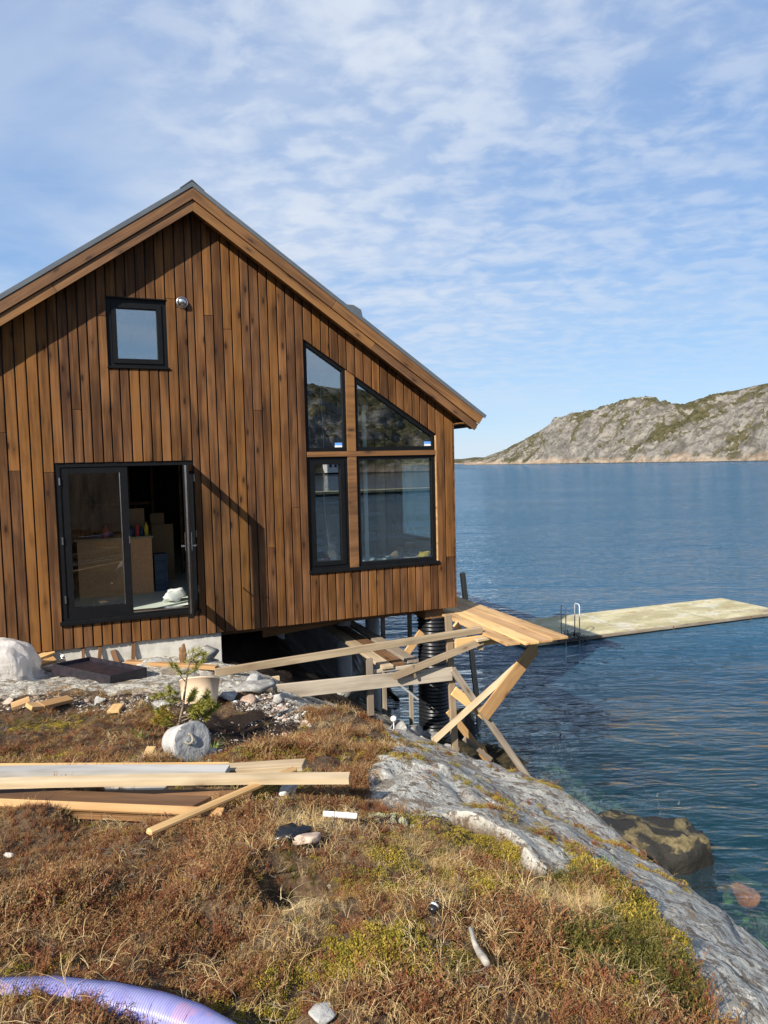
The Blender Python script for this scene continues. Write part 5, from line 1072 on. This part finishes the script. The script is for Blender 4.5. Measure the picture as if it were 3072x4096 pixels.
def keep_mask(x, y):
    ok = np.ones(x.shape, bool)
    for x0, y0, x1, y1, r in KEEP:
        dx, dy = x1 - x0, y1 - y0; L2 = dx * dx + dy * dy + 1e-9; t = np.clip(((x - x0) * dx + (y - y0) * dy) / L2, 0, 1)
        ok &= np.hypot(x - x0 - t * dx, y - y0 - t * dy) > r
    return ok
def keep_dist(x, y):
    dm = np.full(x.shape, 9.0)
    for x0, y0, x1, y1, r in KEEP:
        dx, dy = x1 - x0, y1 - y0; L2 = dx * dx + dy * dy + 1e-9; t = np.clip(((x - x0) * dx + (y - y0) * dy) / L2, 0, 1)
        dm = np.minimum(dm, np.hypot(x - x0 - t * dx, y - y0 - t * dy) - r)
    return dm
def blobs(x, y, pts, r):
    s = np.zeros(x.shape)
    for a, b in pts: s = np.maximum(s, np.exp(-((x - a) ** 2 + (y - b) ** 2) / (r * r)))
    return s
def candidates(dens, x0=-3.6, x1=4.2, y0=-9.9, y1=-1.6):
    n = int(dens * (x1 - x0) * (y1 - y0)); x = RNG.uniform(x0, x1, n); y = RNG.uniform(y0, y1, n)
    d = np.hypot(x - CAM_LOC.x, y - CAM_LOC.y); az = np.arctan2(x - CAM_LOC.x, y - CAM_LOC.y) - CAM_YAW
    keep = (RNG.random(n) < np.clip((3.2 / np.maximum(d, .5)) ** .9, .35, 1)) & (np.abs(az) < .85) & (d > .9)
    x, y = x[keep], y[keep]; rock, peat, gravel, strip = zones(x, y); k = ~rock & keep_mask(x, y)
    return x[k], y[k], peat[k], gravel[k], strip[k]
GRASS_B = [(1.76,-7.59),(1.35,-6.89),(1.78,-7.94),(1.06,-7.82),(2.06,-7.79),(.76,-7.75),(1.45,-7.8),(1.76,-7.37),(.97,-7.83),(2.2,-5.0),(2.35,-4.4)]
MOSS_B = [(.73,-8.22),(2.07,-7.02),(2.41,-7.16),(2.57,-8.06),(2.51,-7.91),(1.26,-8.2),(1.86,-8.21),(-.13,-3.34),(2.6,-4.55),(3.0,-6.98),(2.35,-6.95),(2.75,-4.2),(2.66,-4.75)]
LICH_B = [(1.02,-7.26),(1.67,-7.03),(1.77,-8.13),(.87,-8.14),(1.66,-8.41),(1.8,-6.9)]
RUST_B = [(.17,-7.04),(.1,-7.45),(.84,-7.12),(1.05,-8.31),(1.18,-8.37),(1.68,-5.83),(1.9,-6.35),(2.2,-6.2),(.54,-7.97),(.3,-8.4),(-.2,-6.9),(2.3,-3.6)]
CROW_B = [(.97,-7.53),(1.35,-8.28),(2.0,-8.2),(2.3,-8.05),(2.45,-7.4),(2.2,-8.4),(.2,-3.6),(-.5,-3.9)]
def split(x, y):
    n = lambda s, k: fbm(x * s, y * s, 4, k)
    g = .06 + .88 * blobs(x, y, GRASS_B, .34) + .95 * n(1.9, 101); h = .60 + .55 * blobs(x, y, RUST_B, .42) + .75 * n(1.6, 111) + .16 * sstep(-5.5, -4, y)
    m = .38 + .80 * blobs(x, y, MOSS_B, .27) + .95 * n(2.6, 121); c = .25 + .85 * blobs(x, y, CROW_B, .18) + .95 * n(2.2, 131); l = -.06 + .75 * blobs(x, y, LICH_B, .13) + .95 * n(4.2, 141)
    w = np.stack([h, g, m, c, l], 0) + RNG.gumbel(0, .13, (5, x.size)); return w.argmax(0)
def rots(n, tilt): return np.stack([RNG.normal(0, tilt, n), RNG.normal(0, tilt, n), RNG.uniform(0, 6.283, n)], 1)
x, y, peat, gravel, strip = candidates(1500); thin = RNG.random(x.size) < np.where(peat, .02, np.where(gravel, .04, np.where(strip, .12, 1.0))); thin &= ~((fbm(x * 1.35, y * 1.35, 3, 181) > .20) & (RNG.random(x.size) < .85) & (y > -7.0)); x, y = x[thin], y[thin]
kd = split(x, y); z = height(x, y); P = np.stack([x, y, z], 1)
low = .55 + .38 * sstep(.05, .40, keep_dist(x, y)); low *= np.where(y > -4.4, .7, 1.0) * (.72 + .9 * np.clip(fbm(x * 2.3, y * 2.3, 2, 171) + .1, -.2, .5))
PH = [proto('heather_sprig', *heather_proto(k, None), M_HEATHER) for k in range(4)]; PG_ = [proto('grass_blades', *grass_proto(10 + k), M_DRY) for k in range(4)]
PM = [proto('moss_leaves', *cushion_proto(20 + k), M_MOSS) for k in range(3)]; PC = [proto('crowberry_sprig', *heather_proto(30 + k, None), M_CROW) for k in range(3)]; PL = [proto('lichen_tips', *cushion_proto(40 + k, 110, .03, .03, .007, .004), M_LICH) for k in range(2)]
for k, (nm, pr_, tl, s0, s1) in enumerate((('heather', PH, .25, .75, 1.25), ('dry_grass', PG_, .2, .50, .95), ('moss', PM, .15, .7, 1.3), ('crowberry', PC, .2, .5, .95), ('lichen', PL, .15, .7, 1.2))):
    s = kd == k; list(scatter(nm, P[s], pr_, rots(int(s.sum()), tl), RNG.uniform(s0, s1, int(s.sum())) * low[s]))
# dead grass litter over everything, lying flat
x, y, peat, gravel, strip = candidates(330); n = fbm(x * 1.7, y * 1.7, 3, 151); s = (RNG.random(x.size) < .10 + .9 * n + .5 * blobs(x, y, GRASS_B, .3)) & ~peat & ~gravel; x, y = x[s], y[s]
PD = [proto('fallen_blades', *grass_proto(60 + k, 12, .08, .20, .06, .0009, 2.4), M_DRY) for k in range(3)]
list(scatter('fallen_grass', np.stack([x, y, height(x, y) + .035], 1), PD, rots(x.size, .25), RNG.uniform(.45, .95, x.size)))
# twigs and roots sticking out of the heath
PT = []
for k in range(3):
    r = random.Random(k + 80); v = []; f = []
    for q in range(5):
        p = Vector((r.uniform(-.03, .03), r.uniform(-.03, .03), 0)); d = Vector((r.uniform(-1, 1), r.uniform(-1, 1), r.uniform(.1, .8))).normalized(); pr_ = None
        for j in range(5):
            b = len(v); w = .0022; v += [(p.x - w, p.y, p.z), (p.x + w, p.y, p.z), (p.x, p.y, p.z + 1.7 * w)]
            if pr_ is not None: f += [(pr_, pr_ + 1, b + 1, b), (pr_ + 1, pr_ + 2, b + 2, b + 1), (pr_ + 2, pr_, b, b + 2)]
            pr_ = b; p = p + d * .03; d = (d + Vector((r.uniform(-.5, .5), r.uniform(-.5, .5), r.uniform(-.4, .25)))).normalized()
    PT.append(proto('twig_bits', v, f, M_TWIG))
x, y, peat, gravel, strip = candidates(25); list(scatter('twigs', np.stack([x, y, height(x, y) + .01], 1), PT, rots(x.size, .3), RNG.uniform(.4, .9, x.size)))
# stone and shell chips on the bare soil
PK = []
for k in range(3):
    bm = bmesh.new(); bmesh.ops.create_icosphere(bm, subdivisions=1, radius=.016); r = random.Random(k)
    for v_ in bm.verts: v_.co = Vector((v_.co.x * r.uniform(.6, 1.3), v_.co.y * r.uniform(.6, 1.3), v_.co.z * r.uniform(.3, .6)))
    me = bpy.data.meshes.new('chip'); bm.to_mesh(me); bm.free(); me.materials.append((M_STONEP, M_STONE, M_STONEW)[k]); PK.append(bpy.data.objects.new('chip', me))
n = 9000; x = RNG.uniform(-1.2, 2.6, n); y = RNG.uniform(-5, -1.7, n); rock, peat, gravel, strip = zones(x, y); s = (gravel | (strip & (RNG.random(n) < .35)) | (peat & (RNG.random(n) < .10))) & keep_mask(x, y); x, y = x[s], y[s]
list(scatter('gravel', np.stack([x, y, height(x, y) + .002], 1), PK, rots(x.size, .4), RNG.gamma(2.2, .28, x.size) + .2))
# moss cushions and grass in the hollows of the bare slab
n = 9000; x = RNG.uniform(1.8, 4.2, n); y = RNG.uniform(-9.2, -3.4, n); rock, peat, gravel, strip = zones(x, y); nn = fbm(x * 2.4, y * 2.4, 3, 201); u_ = fbm(x * 7, y * 7, 2, 203)
s = rock & (nn + .45 * u_ > .36) & (base_height(x, y) > -.98); x, y = x[s], y[s]
list(scatter('slab_moss', np.stack([x, y, height(x, y) - .004], 1), PM + PH[:1], rots(x.size, .2), RNG.uniform(.35, .8, x.size)))
# single green tufts -----------------------------------------------------
def tuft(pos, seed, lab, n=26, L0=.05, L1=.12, name='grass_tuft'):
    v, f = grass_proto(seed, n, L0, L1, .02, .0028, .5); o = mesh_obj(name, v, f, M_GREEN, None, Matrix.Translation((pos[0], pos[1], H(*pos) + .01))); tag(o, lab, 'grass tuft'); return o
tuft((2.69, -7.39), 3, 'bright green leafy tuft at the edge of the bare rock', 40, .04, .09, 'green_tuft'); tuft((.62, -3.95), 5, 'green grass tuft in the peat left of the sapling', 34, .08, .2); tuft((1.15, -4.55), 6, 'low green tuft beside the peat hollow and the concrete lump', 30, .05, .12)
# ---------------------------------------------------------------- pine sapling
pt = thing('pine_sapling', (.93, -3.80, H(.93, -3.80)), 'small crooked pine sapling growing out of the peat', 'sapling'); b0 = H(.93, -3.80)
M_BARK = simple_mat('sapling_bark', (.27, .20, .14), .85, var=.3, scale=40)
SX = 0
tk = [Vector((.93, -3.80, b0 - .05)), Vector((.95, -3.80, b0 + .12)), Vector((1.00, -3.80, b0 + .30)), Vector((1.03, -3.79, b0 + .47)), Vector((1.06, -3.78, b0 + .64)), Vector((1.12, -3.77, b0 + .80))]
tube('trunk', tk, [.014, .0125, .011, .009, .007, .004], M_BARK, pt, 8)
M_NEEDLE = leaf_mat('pine_needles', [(0, (.10, .125, .022)), (.5, (.20, .215, .038)), (1, (.32, .28, .055))], .5, .2); M_NEEDLEY = leaf_mat('yellowed_needles', [(0, (.26, .19, .03)), (1, (.42, .30, .06))], .5, .2)
rp = random.Random(12); nv = {0: [], 1: []}; nf = {0: [], 1: []}
def needles(p, d, n, L, yl=0):
    for q in range(n):
        a = Vector((rp.gauss(0, 1), rp.gauss(0, 1), rp.gauss(0, 1))).normalized(); nd = (d.normalized() * .55 + a * .85).normalized(); sd = nd.orthogonal().normalized() * .0026; b = len(nv[yl]); p0 = p + d * rp.uniform(-.6, .6); l_ = L * rp.uniform(.7, 1.2)
        nv[yl] += [tuple(p0 - sd), tuple(p0 + sd), tuple(p0 + nd * l_ + sd * .3), tuple(p0 + nd * l_ - sd * .3)]; nf[yl].append((b, b + 1, b + 2, b + 3))
def branch(i, t, dirv, L, tufts, yl=0):
    p = tk[i].lerp(tk[i + 1], t); pts = [p]; d = Vector(dirv).normalized()
    for k in range(4): d = (d + Vector((rp.uniform(-.2, .2), rp.uniform(-.2, .2), .16))).normalized(); pts.append(pts[-1] + d * L * 1.25 / 4)
    tube('branch', pts, [.006, .005, .0045, .0035, .0025], M_BARK, pt, 6)
    for k in range(tufts): j = rp.uniform(.35, 1) * 4; a = min(3, int(j)); q = pts[a].lerp(pts[a + 1], j - a); needles(q + Vector((rp.uniform(-.025, .025), rp.uniform(-.025, .025), rp.uniform(-.01, .03))), d * .035, 58, .050, yl if rp.random() < .7 else 0)
for args in ((0, .9, (1, -.1, .05), .30, 12), (1, .1, (.9, .3, .1), .34, 15), (1, .3, (1, -.3, .2), .27, 14), (1, .5, (.6, -.6, .2), .22, 10), (0, .95, (-1, -.1, .15), .16, 6, 1), (1, .4, (-.8, -.2, .1), .16, 7, 1), (1, .2, (-.6, .5, .1), .14, 5, 1), (1, .8, (.5, .5, .3), .2, 7), (2, .1, (-.9, 0, .25), .2, 4), (2, .3, (-.5, -.4, .3), .2, 4), (3, .3, (-.7, .1, .8), .16, 3), (3, .6, (.8, 0, .5), .14, 3), (4, .2, (.7, .1, .3), .13, 2)): branch(*args)
for i, t in ((4, .95), (4, .5), (3, .8)): needles(tk[i].lerp(tk[i + 1], t), Vector((.1, 0, .03)), 70, .05)
mesh_obj('crown', nv[0], nf[0], M_NEEDLE, pt); mesh_obj('yellowed_needles', nv[1], nf[1], M_NEEDLEY, pt)
# floating and bottom weed near the shore
for i, (x, y_, r) in enumerate(((6.7, -.9, .6), (7.4, -.4, .4), (6.3, -2.0, .7), (7.6, -2.6, .4), (8.3, .8, .4), (6.5, -5.6, .5))):
    weed_heap('seaweed', (x, y_, WATER_Z - .10), r, 90, ('dark floating seaweed just off the crossed props', 'thin seaweed strands drifting under the platform', 'broad dark seaweed patch along the rock foot', 'scattered seaweed far from the rock foot', 'small seaweed patch drifting towards the jetty', 'brown seaweed patch in front of the big sea boulder')[i], None, .05)
